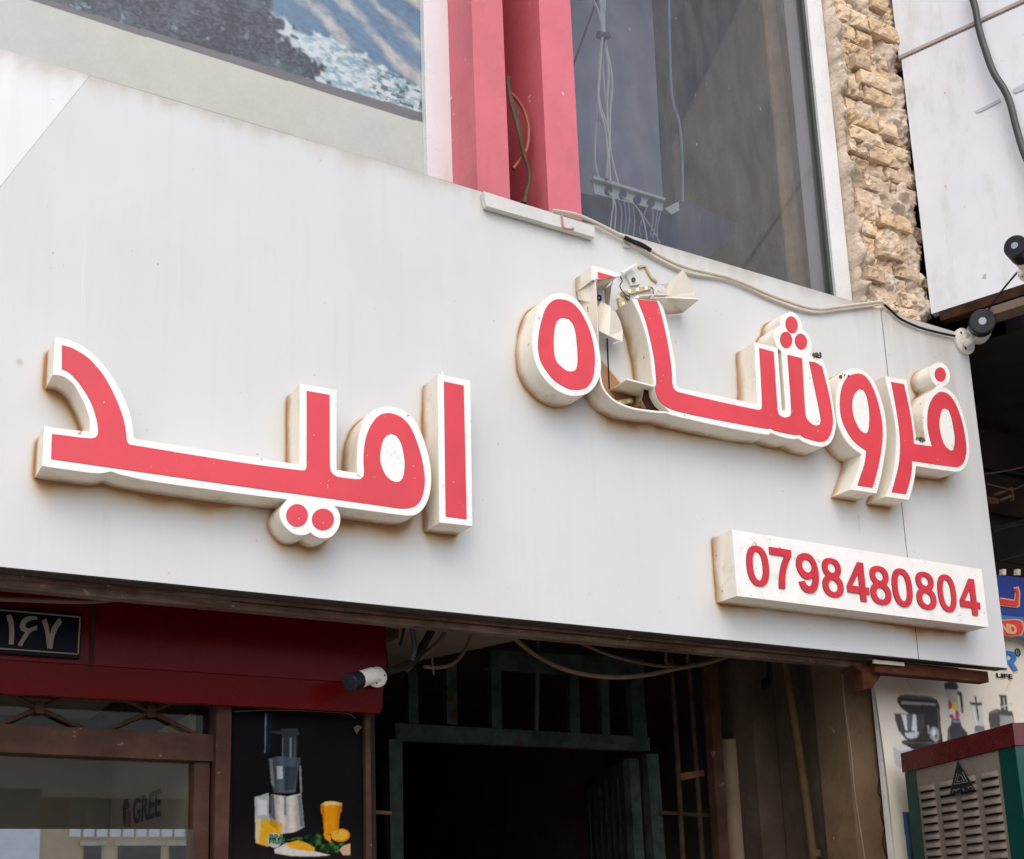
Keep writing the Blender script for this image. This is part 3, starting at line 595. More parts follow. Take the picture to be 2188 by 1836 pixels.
fa_o = z8([(1270,592),(1435,622),(1470,800),(1500,1000),(1515,1090),(1588,1097),(1572,1000),(1565,900),(1575,830),(1600,760),(1635,710),(1665,690),(1672,668),(1640,640),(1622,590),(1624,545),(1645,505),(1680,488),(1715,490),(1750,520),(1770,565),(1772,610),(1755,650),(1722,672),(1722,682),(1760,695),(1810,745),(1850,820),(1880,910),(1905,1010),(1920,1110),(1922,1190),(1910,1250),(1885,1300),(1850,1328),(1800,1331),(1510,1288),(1500,1380),(1480,1470),(1455,1550),(1275,1525),(1310,1440),(1335,1350),(1350,1250),(1358,1150),(1358,1050),(1345,930),(1320,800),(1295,700)])
fa_r = z8([(1320,638),(1418,655),(1450,800),(1475,930),(1490,1050),(1497,1118),(1637,1138),(1618,1070),(1603,990),(1602,900),(1612,830),(1640,765),(1680,722),(1720,715),(1765,735),(1805,785),(1840,860),(1870,950),(1890,1050),(1900,1130),(1898,1200),(1880,1260),(1850,1290),(1810,1295),(1482,1248),(1478,1330),(1460,1420),(1435,1505),(1325,1490),(1350,1400),(1375,1300),(1388,1200),(1390,1100),(1380,980),(1360,850),(1340,740)])
fa_h = z8([(1735,840),(1765,855),(1785,910),(1800,980),(1812,1060),(1810,1130),(1800,1165),(1780,1170),(1745,1145),(1720,1100),(1700,1030),(1693,960),(1700,890),(1715,852)])

LETTER_SPECS = [
 ('channel_letter', 'wide red and white joined letters with two dots under the stem', dalm_o, dalm_r, [dalm_h], [z6(ell(440,1307,88,92)), z6(ell(652,1340,90,88))], DEP),
 ('channel_letter', 'single straight upright red and white bar letter', alef_o, alef_r, [], [], DEP),
 ('channel_letter', 'egg shaped red and white ring letter', heh_o, heh_r, [heh_h], [], DEP + .004),
 ('channel_letter', 'broken red and white letter group with three dots above its teeth', shin_o, shin_r, [], [z8(ell(550,195,46,66,rot=-.18)), z8(ell(507,312,46,63,rot=-.12)), z8(ell(622,325,46,62,rot=-.2))], DEP),
 ('channel_letter', 'looped red and white letter with a straight tail, second from the right', waw_o, waw_r, [waw_h], [], DEP + .002),
 ('channel_letter', 'rightmost red and white letters with one dot on top beside the camera', fa_o, fa_r, [fa_h], [z8(ell(1700,580,42,55,rot=-.15))], DEP - .002)]
letter_objs = []
for nm, lab, o_, r_, hs, dots, dep in LETTER_SPECS:
    out = smooth_loop(XZ(o_, -dep)); red = smooth_loop(XZ(r_, -dep - .002)); holes = [smooth_loop(XZ(h, -dep - .002)) for h in hs]
    LETTERS.append(out); c = (sum(p[0] for p in out) / len(out), 0, min(p[1] for p in out))
    t = thing(nm, lab, 'sign letter', c, 'channel letters on the sign board'); letter_objs.append(t)
    add('casing', MB().prism(out, -dep + .004, .004, front=0, side=0).mesh('casing', [M_side], True), t)
    # white acrylic face: slightly proud trim so the rim catches the light
    add('face', MB().prism(out, -dep, -dep + .0038, front=0, side=0, back=0).mesh('face', M_white, True), t)
    add('red_inlay', MB().prism(red, -dep - .0022, -dep - .0002, holes=holes, front=0, side=1).mesh('red_inlay', [M_red, M_ink]), t)
    for d in dots: add('red_dot', MB().prism(XZ(d, -dep - .002), -dep - .0022, -dep - .0002, side=1).mesh('red_dot', [M_red, M_ink]), t)
NB_D = .122
nb = XZ(n1([(255, 100), (1832, 345), (1872, 712), (280, 512)]), -NB_D)
nx0, nx1 = (nb[0][0] + nb[3][0]) / 2, (nb[1][0] + nb[2][0]) / 2; nz1, nz0 = (nb[0][1] + nb[1][1]) / 2, (nb[2][1] + nb[3][1]) / 2
NBX = [(nx0, nz1), (nx1, nz1), (nx1, nz0), (nx0, nz0)]; LETTERS.append(NBX)

# run-off stain strength on the board, from the distance to what is fixed on it
_SF = {}
def stain_field(X, Z):
    if not _SF:
        h = .004; xs = np.arange(.3, 4.9, h); zs = np.arange(2.5, 4.3, h); GX, GZ = np.meshgrid(xs, zs); m = np.zeros(GX.shape)
        for poly in LETTERS + [heh_tail_poly()]: m = np.maximum(m, poly_mask(GX, GZ, poly))
        def blur(a, sg):
            k = np.arange(-int(3 * sg / h), int(3 * sg / h) + 1); w = np.exp(-.5 * (k * h / sg) ** 2); w /= w.sum(); o = np.zeros_like(a)
            for i, ww in zip(k, w): o += ww * np.roll(a, i, 0)
            q = np.zeros_like(a)
            for i, ww in zip(k, w): q += ww * np.roll(o, i, 1)
            return q
        halo = blur(m, .007); run = np.zeros_like(m)
        for dz in (.008, .018, .032, .048, .066, .09): run = np.maximum(run, np.roll(blur(m, .008 + dz * .28), -int(dz / h), 0) * math.exp(-dz / .040))
        n = fbm(GX * 15, GZ * 7, 3.); nl = fbm(GX * 4, GZ * 3, 13.)
        pt = sstep(.30, .62, fbm(GX * 3.2, GZ * 3.2, 23.)); _SF['f'] = np.clip(halo * (.45 + .95 * pt) * (.55 + .7 * n) + run * 1.75 * (.15 + 1.1 * nl) * (.40 + .75 * pt) * (.6 + .7 * n), 0, 1); _SF['o'] = (xs[0], zs[0], h)
    x0, zz0, h = _SF['o']; f = _SF['f']; u = np.clip((X - x0) / h, 0, f.shape[1] - 2.001); v = np.clip((Z - zz0) / h, 0, f.shape[0] - 2.001)
    i, j = u.astype(int), v.astype(int); fu, fv = u - i, v - j
    return (f[j, i] * (1 - fu) + f[j, i + 1] * fu) * (1 - fv) + (f[j + 1, i] * (1 - fu) + f[j + 1, i + 1] * fu) * fv
def heh_tail_poly(): return smooth_loop(XZ(z7([(740,1010),(785,1090),(880,1190),(1050,1255),(1290,1282),(1200,1150),(1000,900),(745,560),(700,230)]), -DEP))
def board_panel(name, xl, xr, nu, nv, label):
    U, V = np.meshgrid(np.linspace(0, 1, nu), np.linspace(0, 1, nv)); Z = FB + (FT - FB) * V; X = xl(Z) + (xr(Z) - xl(Z)) * U
    Y = .0045 * (fbm(X * 1.9, Z * 1.5, 4., 2) - .5)
    me = bpy.data.meshes.new(name); idx = np.arange(nu * nv).reshape(nv, nu)
    grid_fill(me, np.stack([X, Y, Z], -1).reshape(-1, 3), np.stack([idx[:-1, :-1], idx[:-1, 1:], idx[1:, 1:], idx[1:, :-1]], -1).reshape(-1, 4))
    a = me.attributes.new('stain', 'FLOAT', 'POINT'); a.data.foreach_set('value', stain_field(X, Z).astype(np.float32).ravel())
    top = np.exp(-(FT - Z) / (.03 + .05 * fbm(X * 6, 0 * Z, 2.))) * (.2 + 1.0 * fbm(X * 30, Z * 8, 6.))
    rt = sstep(3.6, 4.7, X) * sstep(2.6, 4.2, Z) * fbm(X * 26, Z * 1.2, 7.) * .8
    dr = np.zeros(X.shape)
    for (px_, py_, ln_, st_, wd_) in ((222, 1080, .30, .5, .004), (229, 1085, .28, .35, .003), (1790, 1085, .14, .55, .004), (1833, 1098, .16, .9, .006), (1900, 690, .5, .35, .003), (1990, 740, .35, .4, .005), (2040, 790, .5, .35, .004), (2020, 900, .5, .3, .005), (1575, 1290, .2, .3, .005), (1900, 1350, .2, .35, .003), (2080, 1330, .22, .4, .006), (2100, 1000, .6, .3, .005), (560, 1100, .25, .25, .004), (980, 1180, .25, .2, .004)):
        p_ = at(px_, py_); d_ = np.clip((p_[2] - Z) / ln_, 0, 1)
        k_ = (abs(X - p_[0]) < .03) & (Z < p_[2] + .01)
        if not k_.any(): continue
        wob_ = .006 * (fbm(Z[k_] * 9, px_, 1.) - .5); d_ = d_[k_]
        dr[k_] = np.maximum(dr[k_], st_ * np.exp(-((X[k_] - p_[0] - wob_) / wd_) ** 2) * sstep(0, .05, d_) * (1 - d_) * (.4 + 1.0 * fbm(X[k_] * 3, Z[k_] * 40, px_ * .1)))
    for (px_, py_, r_, st_) in ((42, 775, .011, .9), (478, 260, .006, .9), (467, 338, .004, .6), (685, 343, .005, .8), (1444, 731, .007, .95), (1531, 665, .004, .9), (1540, 672, .004, .8), (1899, 759, .006, .8), (1999, 764, .007, .9), (2007, 757, .006, .9), (2039, 1040, .006, .8), (1755, 684, .004, .7), (1087, 1256, .006, .5), (360, 1225, .006, .6), (262, 1250, .008, .6), (150, 930, .004, .5), (320, 700, .004, .5), (300, 885, .005, .45), (1262, 690, .004, .4), (1610, 1130, .005, .7)):
        p_ = at(px_, py_); k_ = np.hypot(X - p_[0], Z - p_[2]) < r_ * 4
        if k_.any(): dr[k_] = np.maximum(dr[k_], st_ * np.exp(-(((X[k_] - p_[0]) / r_) ** 2 + ((Z[k_] - p_[2]) / (r_ * 1.3)) ** 2) * (.6 + 1.2 * fbm(X[k_] * 180, Z[k_] * 180, 2., 2))))
    a = me.attributes.new('grime', 'FLOAT', 'POINT'); a.data.foreach_set('value', np.clip(np.maximum(top * 1.1 + rt * .9, dr * 1.1), 0, 1).astype(np.float32).ravel())
    return me
def board_mat(name, base):
    m = bpy.data.materials.new(name); m.use_nodes = True; N = m.node_tree.nodes; L = m.node_tree.links; b = N['Principled BSDF']
    tc = N.new('ShaderNodeTexCoord')
    def nz(scl, vecs, det=6, rg=.6):
        mp = N.new('ShaderNodeMapping'); mp.inputs['Scale'].default_value = vecs; L.new(tc.outputs['Object'], mp.inputs[0])
        n = N.new('ShaderNodeTexNoise'); n.inputs['Scale'].default_value = scl; n.inputs['Detail'].default_value = det; n.inputs['Roughness'].default_value = rg; L.new(mp.outputs[0], n.inputs['Vector']); return n.outputs[0]
    def mr(s_, a, c, o0=0., o1=1.):
        r = N.new('ShaderNodeMapRange'); r.interpolation_type = 'SMOOTHSTEP'
        for i, v in enumerate((a, c, o0, o1)): r.inputs[i + 1].default_value = v
        L.new(s_, r.inputs[0]); return r.outputs[0]
    def mix(f, A, c):
        x = N.new('ShaderNodeMix'); x.data_type = 'RGBA'; L.new(f, x.inputs[0]); x.inputs[7].default_value = (*c, 1)
        if isinstance(A, tuple): x.inputs[6].default_value = (*A, 1)
        else: L.new(A, x.inputs[6])
        return x.outputs[2]
    o = mix(mr(nz(1.6, (1, 1, 1), 4), .3, .7), base, tuple(c * .95 for c in base))
    o = mix(mr(nz(2.6, (1, 1, .55), 7, .65), .45, .75, 0, .55), o, (base[0] * .93, base[1] * .90, base[2] * .86))
    o = mix(mr(nz(1., (34, 1, .9), 5), .48, .78, 0, .30), o, (.57, .565, .55))           # rain streaks
    o = mix(mr(nz(1., (110, 1, 2.2), 3), .62, .8, 0, .25), o, (.52, .47, .40))
    o = mix(mr(nz(1., (55, 1, 1.3), 3), .67, .78, 0, .35), o, (.80, .81, .83))            # washed pale streaks
    o = mix(mr(nz(55., (1, 1, .6), 2), .735, .765, 0, .75), o, (.25, .23, .21))           # specks
    o = mix(mr(nz(21., (1, 1, .35), 2), .755, .775, 0, .8), o, (.84, .84, .83))
    ga = N.new('ShaderNodeAttribute'); ga.attribute_name = 'grime'
    o = mix(mr(ga.outputs['Fac'], .08, .9, 0, .7), o, (.42, .38, .32))
    sa_ = N.new('ShaderNodeAttribute'); sa_.attribute_name = 'stain'
    o = mix(mr(sa_.outputs['Fac'], .015, .40, 0, .92), o, (.57, .45, .31))
    o = mix(mr(sa_.outputs['Fac'], .24, .75, 0, .95), o, (.34, .17, .06))
    L.new(o, b.inputs['Base Color']); b.inputs['Roughness'].default_value = .36; b.inputs['Specular IOR Level'].default_value = .45
    bp = N.new('ShaderNodeBump'); bp.inputs['Strength'].default_value = .06; bp.inputs['Distance'].default_value = .01; L.new(nz(5, (1, 1, 1), 5), bp.inputs['Height']); L.new(bp.outputs[0], b.inputs['Normal'])
    return m
M_board = board_mat('board_grey', (.630, .643, .648)); M_boardw = board_mat('board_white', (.76, .775, .79))
A, Bd = at(193, 161), at(0, 400)
xline = lambda Z: A[0] + (Z - A[2]) * (Bd[0] - A[0]) / (Bd[2] - A[2])
for nm, xl, xr, nu, nv, m_, lab in (('panel', lambda Z: xline(Z) + .0004, lambda Z: SEAM - .002 + 0 * Z, 760, 380, M_board, 'light grey main panel of the board'),
                                   ('panel', lambda Z: np.minimum(FX0 + 0 * Z, xline(Z) - .01), lambda Z: xline(Z) - .0004, 120, 120, M_boardw, 'bright white corner panel with a slanting joint'),
                                   ('panel', lambda Z: SEAM + .002 + 0 * Z, lambda Z: FX1 + 0 * Z, 90, 260, M_board, 'narrow grey end panel streaked with dirt')):
    me = board_panel(nm, xl, xr, nu, nv, lab); me.materials.append(m_); add(nm, me, F, label=lab)
add('backing', MB().box((FX0 - .6, .006, FB + .012), (FX1 - .004, .045, FT - .012)).mesh('backing', M_dark), F)
add('edge_return', MB().box((FX1 - .003, .0015, FB), (FX1, .075, FT)).box((FX0 - .6, .0025, FB - .003), (FX1 - .003, .060, FB - .0005)).box((FX0 - .6, .0025, FT + .0005), (FX1 - .003, .060, FT + .003)).mesh('edge_return', mat('return_dirty', (.055, .046, .04), spec=.08, rough=.7, var=.2, scale=5, dirt=(.03, .02, .014), damt=.4)), F, label='folded dirty edges of the board')
# steel rail under the board, bracket and rusty end bar
add('rail', MB().box((FX0 - .6, .085, FB - .037), (at(1870, 1405, .085)[0], .130, FB - .012)).box((FX0 - .6, .062, FB - .012), (FX1 - .25, .132, FB - .004)).mesh('rail', M_railp), F, label='flaking pink brown rail along the lower edge')
rx0, rx1 = at(1850, 1400, .06)[0], at(2110, 1432, .045)[0]
add('rust_bar', MB().box((rx0 + .03, .045, FB - .062), (rx1, .10, FB - .012)).mesh('rust_bar', M_rust), F, label='deeply rusted bar at the right end')
add('rust_bar', MB().box((1.2, .078, FB - .016), (rx0, .0838, FB - .011)).mesh('rust_bar', M_rust), F)
bx = at(1840, 1440, .08)
add('bracket', MB().prism([(bx[0] - .06, FB - .035), (bx[0] + .13, FB - .035), (bx[0] + .10, FB - .075), (bx[0] + .05, FB - .125), (bx[0] - .005, FB - .135), (bx[0] - .005, FB - .06)], .07, .12, back=0).mesh('bracket', M_rust), F, label='rusty triangular bracket below the rail')
add('shim', MB().box((bx[0] + .03, .03, FB - .028), (bx[0] + .21, .04, FB - .013)).mesh('shim', M_cream), F, label='short pale strip by the bracket')

# short cover strip on the top edge
cs = thing('cover_strip', 'short white cover strip on the board edge below the red columns', 'strip', at(1150, 470, -.02))
q = XZ(z2([(520, 1385), (1322, 1640), (1325, 1718), (540, 1490)]), -.03)
add('strip', MB().prism(q, -.03, -.004, back=0).mesh('strip', M_steel), cs)
add('tie', MB().tube(P(z2([(1085, 1555), (1092, 1620), (1100, 1648), (1140, 1660), (1170, 1655)]), -.034), .0045, 6).mesh('tie', mat('pink_tie', (.45, .22, .2), .6), True), cs, label='pinkish tape end stuck to the strip')

# =================================================================== NUMBER BOX
NBt = thing('number_box_sign', 'white box sign with the red phone number 0798480804', 'box sign', ((nx0 + nx1) / 2, 0, nz0))
add('box', MB().prism(NBX, -NB_D + .003, .004).mesh('box', M_side), NBt, label='cream return of the box')
add('face', MB().prism([(nx0 - .001, nz1 + .001), (nx1 + .001, nz1 + .001), (nx1 + .001, nz0 - .001), (nx0 - .001, nz0 - .001)], -NB_D, -NB_D + .0028, back=0).mesh('face', M_white), NBt)
def supell(cx_, cy_, rx, ry, n=36, e=2.4):
    return [(cx_ + rx * abs(math.cos(t)) ** (2 / e) * (1 if math.cos(t) >= 0 else -1), cy_ + ry * abs(math.sin(t)) ** (2 / e) * (1 if math.sin(t) >= 0 else -1)) for t in [2 * math.pi * k / n for k in range(n)]]
def g8():
    right = []
    for k in range(41):
        z = k / 40; wb = .5 * max(0, 1 - abs((z - .285) / .285) ** 2.3) ** (1 / 2.2); wt = .45 * max(0, 1 - abs((z - .745) / .255) ** 2.3) ** (1 / 2.2); right.append((.5 + max(wb, wt, .27 if .45 < z < .6 else 0), z))
    return right + [(1 - x, z) for x, z in right[::-1][1:-1]], [ell(.5, .745, .2, .125, 22), ell(.5, .285, .235, .155, 22)]
GL = {'0': (supell(.5, .5, .5, .5), [supell(.5, .5, .235, .36, e=2.2)]),
      '7': (smooth_loop([(0,1),(1,1),(1,.84),(.78,.6),(.64,.32),(.58,0),(.3,0),(.36,.3),(.5,.6),(.68,.82),(0,.82)]), []),
      '9': (smooth_loop([(.5,1),(.75,.95),(.93,.8),(1,.55),(.97,.3),(.85,.1),(.65,.01),(.4,0),(.2,.06),(.09,.18),(.06,.25),(.32,.29),(.38,.2),(.5,.165),(.62,.2),(.7,.3),(.725,.42),(.6,.355),(.42,.34),(.22,.39),(.06,.52),(0,.67),(.05,.83),(.2,.95)]), [ell(.49,.675,.235,.165,22)]),
      '4': ([(.58,1),(.84,1),(.84,.37),(1,.37),(1,.19),(.84,.19),(.84,0),(.57,0),(.57,.19),(0,.19),(0,.36)], [[(.57,.37),(.57,.71),(.23,.37)]]), '8': g8()}
dboxes = [(338,480,197,455),(490,630,215,470),(655,795,245,497),(815,948,275,525),(970,1110,300,547),(1118,1250,325,573),(1260,1388,342,585),(1410,1535,362,603),(1550,1665,380,617),(1685,1812,405,635)]
for ch, (a, b, c, d) in zip('0798480804', dboxes):
    pc = XZ(n1([((a + b) / 2, (c + d) / 2)]), -NB_D)[0]; 
    pw = XZ(n1([(a, (c + d) / 2), (b, (c + d) / 2), ((a + b) / 2, c), ((a + b) / 2, d)]), -NB_D); w = (pw[1][0] - pw[0][0]) * .97; h = (pw[2][1] - pw[3][1]) * .985
    mp = lambda pts: [(pc[0] + (x - .5) * w, pc[1] + (z - .5) * h) for x, z in pts]
    o_, hs = GL[ch]
    add('digit', MB().prism(mp(o_), -NB_D - .006, -NB_D - .0005, holes=[mp(h_) for h_ in hs], side=1).mesh('digit', [M_red2, mat('digit_edge', (.20, .03, .035), .5)]), NBt)

# =================================================================== BROKEN LETTER REMAINS
BR = letter_objs[3]
D1 = -DEP
def rib(name, pts, Yf, y0, y1, m, th=.004, par=None, lab=None): return add(name, MB().ribbon(XZ(pts, Yf), y0, y1, th).mesh(name, m), par or BR, label=lab)
base_front = catmull([Vector(p) for p in XZ(z7([(722,232),(728,330),(735,480),(742,640),(748,780),(752,900),(760,1010),(785,1090),(830,1150),(885,1195),(960,1230),(1050,1255),(1200,1275),(1290,1282),(1345,1303)]), D1)], 4)
add('torn_wall', MB().ribbon([tuple(p) for p in base_front], D1, .003, .0035).mesh('torn_wall', M_side, True), BR, label='open cream channel wall without its face')
add('wall_lip', MB().ribbon([tuple(p) for p in base_front[22:]], D1 - .0015, D1 + .003, .007).mesh('wall_lip', M_white), BR, label='white rim left on the open channel')
rib('shelf_wall', z7([(975,1015),(1080,1040),(1187,1070)]), D1, D1, .003, M_side)
rib('shelf_lip', z7([(975,1014),(1187,1069)]), D1 - .001, D1 - .0015, D1 + .004, M_white, .006)
rib('base_line', z7([(812,690),(818,850),(828,1095)]), 0, -.006, .002, M_blackc, .002)
# remaining top corner of the bar
tp = [(750,140),(1075,232),(1062,262),(965,268),(870,295),(815,291),(757,302)]
add('face_corner', MB().prism(XZ(z9(tp), D1), D1, D1 + .004, back=0).mesh('face_corner', M_white), BR, label='remaining corner of white face')
add('red_corner', MB().prism(XZ(z9([(812,215),(990,266),(868,290),(818,282)]), D1), D1 - .002, D1 - .0002).mesh('red_corner', M_red), BR, label='remaining corner of red inlay')
rib('torn_wall', z9([(752,142),(757,302)]), D1, D1 + .004, .0, M_side); rib('torn_wall', z9([(754,143),(1073,233)]), D1, D1 + .004, 0, M_side)
_rt = random.Random(11)
def PL(name, pts, ys, m=None, th=.003, lab=None):
    n_ = len(pts); q_ = []; w_ = []
    for i in range(n_):
        a, b = pts[i], pts[(i + 1) % n_]; ya, yb = ys[i], ys[(i + 1) % n_]; k_ = 1
        for j in range(k_):
            t = j / k_; g = 0 if j == 0 else 1; q_.append((a[0] + (b[0] - a[0]) * t + g * _rt.gauss(0, 3.2), a[1] + (b[1] - a[1]) * t + g * _rt.gauss(0, 3.2))); w_.append(ya + (yb - ya) * t)
    pts, ys = q_, w_
    add(name, MB().plate([at(x, y, Y) for (x, y), Y in zip(z9(pts), ys)], th).mesh(name, m or M_side), BR, label=lab)
PL('torn_flap', [(735,318),(600,335),(575,320),(600,520),(770,560),(790,330)], [-.10,-.02,-.01,-.01,-.09,-.105])
PL('torn_flap', [(790,322),(1000,275),(882,412),(800,402)], [-.10,-.075,-.02,-.02])
PL('torn_flap', [(888,410),(968,350),(950,570),(902,590)], [-.02,-.05,-.05,-.015])
PL('torn_flap', [(855,543),(962,605),(938,922),(828,866),(806,625)], [-.055,-.085,-.080,-.060,-.045])
PL('torn_flap', [(965,640),(1012,655),(1062,760),(1090,860),(1085,990),(938,924)], [-.085,-.05,-.05,-.055,-.07,-.081])
PL('torn_flap', [(1545,372),(1620,320),(1757,187),(1905,430),(1880,480),(1610,482)], [-.03,-.05,-.105,-.125,-.115,-.035], lab='upturned torn sheet of the letter head')
PL('torn_flap', [(1440,500),(1590,498),(1720,490),(1938,515),(1755,668),(1570,685)], [-.08,-.07,-.09,-.125,-.01,-.005], lab='bent lower sheet of the letter head')
PL('torn_flap', [(1512,352),(1600,330),(1575,368),(1530,362)], [-.05,-.045,-.04,-.045])
rib('wall_edge', z9([(1070,232),(1150,182),(1225,140)]), -.02, -.032, -.012, M_white, .009)
rib('glue_line', z9([(1255,172),(1300,155),(1335,160),(1352,210),(1400,290),(1462,332)]), 0, -.009, .002, M_led, .009)
rib('glue_line', z9([(1250,500),(1400,490),(1560,486)]), -.03, -.05, .002, M_side, .004)
# inside of the opened channel
add('inner_back', MB().prism(XZ(z7([(880,1135),(1110,1085),(1185,1150),(1260,1300),(1000,1290),(900,1245)]), -.006), -.006, -.003).mesh('inner_back', mat('inner_rust', (.20, .085, .035), .8, var=.3, scale=12)), BR, label='rust stained back of the open channel')
add('inner_shadow_plate', MB().plate([at(x, y, -.075) for x, y in z7([(1110,1100),(1180,1078),(1200,1140),(1235,1195),(1285,1242),(1320,1290),(1220,1272),(1130,1255),(1095,1180)])], .002).mesh('inner_shadow_plate', mat('inner_painted_shade', (.035, .014, .008), .9, spec=.05, var=.4, scale=30)), BR, label='dark sheet painted as the shaded hollow of the open channel')  # dark brown sheet stands in for shade in the hollow channel end
add('screw_plate', MB().prism(XZ(z9([(1125,240),(1212,215),(1282,350),(1182,368)]), -.008), -.010, .0).mesh('screw_plate', M_steel), BR)
add('screw', MB().tube(P(z9(ell(1212, 300, 16, 19, 10) + [(1228, 300)]), -.014), .003, 5).mesh('screw', M_greyc), BR)
add('screw', MB().tube(P(z9(ell(830, 503, 20, 26, 10) + [(850, 503)]), -.02), .004, 5).mesh('screw', M_rust), BR)
def led_mod(pts, chips, Yf=-.012, lab=None):
    t = thing('led_module', lab, 'led module', at(*z9([pts[0]])[0], 0), 'led modules in the broken letter')
    add('board', MB().prism(XZ(z9(pts), Yf), Yf, .0).mesh('board', M_led), t)
    for cx_, cy_ in chips: add('led_chip', MB().prism(XZ(z9([(cx_-16,cy_-17),(cx_+15,cy_-20),(cx_+16,cy_+16),(cx_-15,cy_+19)]), Yf), Yf - .004, Yf - .0003).mesh('led_chip', M_ledc), t)
led_mod([(1075,432),(1388,360),(1415,402),(1100,476)], [(1160,430),(1250,412),(1348,396)], lab='long led module lying slanted in the broken letter head')
led_mod([(1040,500),(1108,505),(1140,675),(1068,650)], [(1092,572),(1102,632)], lab='upright led module left of the broken letter stroke')
led_mod([(1112,500),(1165,510),(1205,670),(1150,672)], [(1158,615)], lab='narrow upright led module touching the broken letter stroke')
def led_in(pts, chips, lab):
    t = thing('led_module', lab, 'led module', at(*z9([pts[0]])[0], -.01), 'led modules in the broken letter')
    add('board', MB().prism(XZ(z9(pts), -.02), -.02, -.008).mesh('board', M_led), t)
    for cx_, cy_ in chips: add('led_chip', MB().prism(XZ(z9([(cx_-12,cy_-12),(cx_+12,cy_-14),(cx_+12,cy_+12),(cx_-12,cy_+14)]), -.02), -.023, -.0203).mesh('led_chip', M_ledc), t)
led_in([(1000,1640),(1190,1610),(1210,1655),(1010,1695)], [(1055,1664),(1155,1648)], 'led module on the floor of the open channel')
led_in([(1262,1560),(1305,1555),(1290,1705),(1245,1700)], [(1280,1632)], 'upright led module at the back of the open channel')
add('led_lead', MB().tube(P(z9([(1095, 430), (1130, 470), (1170, 495), (1150, 525), (1120, 490), (1180, 540)]), -.016), .0025, 5).mesh('led_lead', M_greyc, True), label='tangled thin lead joining the led modules in the broken letter', cat='wire')
add('led_lead', MB().tube(P(z9([(1400, 385), (1425, 400), (1430, 450), (1445, 480)]), -.012), .0025, 5).mesh('led_lead', M_greyc, True), label='short dark lead at the right end of the slanted led module', cat='wire')
for k, (pts, m_, lab) in enumerate((([(1060, 262), (1085, 310), (1060, 370), (1090, 430)], M_blackc, 'thin black lead hanging from the broken face corner'),
        ([(1450, 470), (1480, 430), (1515, 440), (1530, 400)], M_cream, 'pale frayed lead curling beside the upturned sheet'),
        ([(905, 600), (880, 640), (900, 700), (880, 760)], M_greyc, 'grey lead dangling between the torn flaps'))):
    add('loose_lead', MB().tube(P(z9(pts), -.05), .0022, 5).mesh('loose_lead', m_, True), label=lab, cat='wire', group='loose leads in the broken letter')
for pts, ys in (([(1215, 505), (1262, 468), (1275, 500)], (-.11, -.09, -.11)), ([(1395, 512), (1432, 470), (1448, 512)], (-.11, -.12, -.108)), ([(772, 318), (800, 272), (812, 318)], (-.108, -.12, -.108)), ([(1120, 690), (1150, 645), (1165, 700)], (-.02, -.04, -.03)), ([(985, 1010), (1040, 985), (1075, 992)], (-.07, -.08, -.07)), ([(958, 350), (985, 300), (975, 365)], (-.05, -.07, -.05))):
    PL('splinter', pts, ys, M_white, .002)
# bird-nest debris on the letters
nest = MB(); rn = random.Random(3)
for cx_, cy_, k in ((742, 436, 30), (958, 596, 12), (1555, 1088, 16)):
    for i in range(k):
        x, y = z8([(cx_ + rn.gauss(0, 17), cy_ + rn.gauss(0, 9))])[0]; p = at(x, y, -DEP - .003 + rn.uniform(-.004, .02)); d = Vector((rn.gauss(0, 1), rn.gauss(0, .6), rn.gauss(0, 1))).normalized() * rn.uniform(.003, .008)
        nest.beam(p - d, p + d, .006, .005)
add('straw_debris', nest.mesh('straw_debris', mat('straw_debris', (.09, .075, .05), .9, var=.4, scale=60)), label='dark straw and dirt clumps caught on the red letters', cat='debris', kind='stuff')

# =================================================================== WIRES ON THE BOARD
for k, (pts, r, lab) in enumerate([
    ([(1180, 450), (1240, 462), (1330, 505), (1385, 533), (1460, 570), (1560, 595), (1660, 636), (1740, 660), (1800, 655), (1880, 645), (1888, 650)], .007, 'thick cream wire sagging along the top of the sign board'),
    ([(1185, 455), (1255, 470), (1340, 515), (1390, 545), (1470, 583), (1560, 600), (1655, 642), (1735, 667), (1805, 661), (1885, 650)], .005, 'thin cream wire running just below the thick one')]):
    add('board_wire', MB().tube(P(pts, -.018 + .004 * k), r, 8).mesh('board_wire', M_cream, True), label=lab, cat='wire', group='wires on the sign board')
add('board_wire', MB().tube(P([(1888, 650), (1902, 662), (1925, 682), (1965, 700), (2010, 712), (2040, 718)], -.012), .0055, 8).mesh('board_wire', M_blackc, True), label='black wire running to the camera at the board corner', cat='wire', group='wires on the sign board')
add('board_wire', MB().tube(P([(1335, 508), (1352, 516), (1370, 523), (1390, 535)], -.026), .009, 8).mesh('board_wire', M_blackc, True), label='short black taped section of the cream wires', cat='wire', group='wires on the sign board')
add('wire_clip', MB().prism(XZ(z3([(408, 1360), (446, 1370), (436, 1418), (405, 1408)]), -.004), -.01, .0).mesh('wire_clip', M_steel), label='small metal clip hanging under the black taped wire', cat='clip')
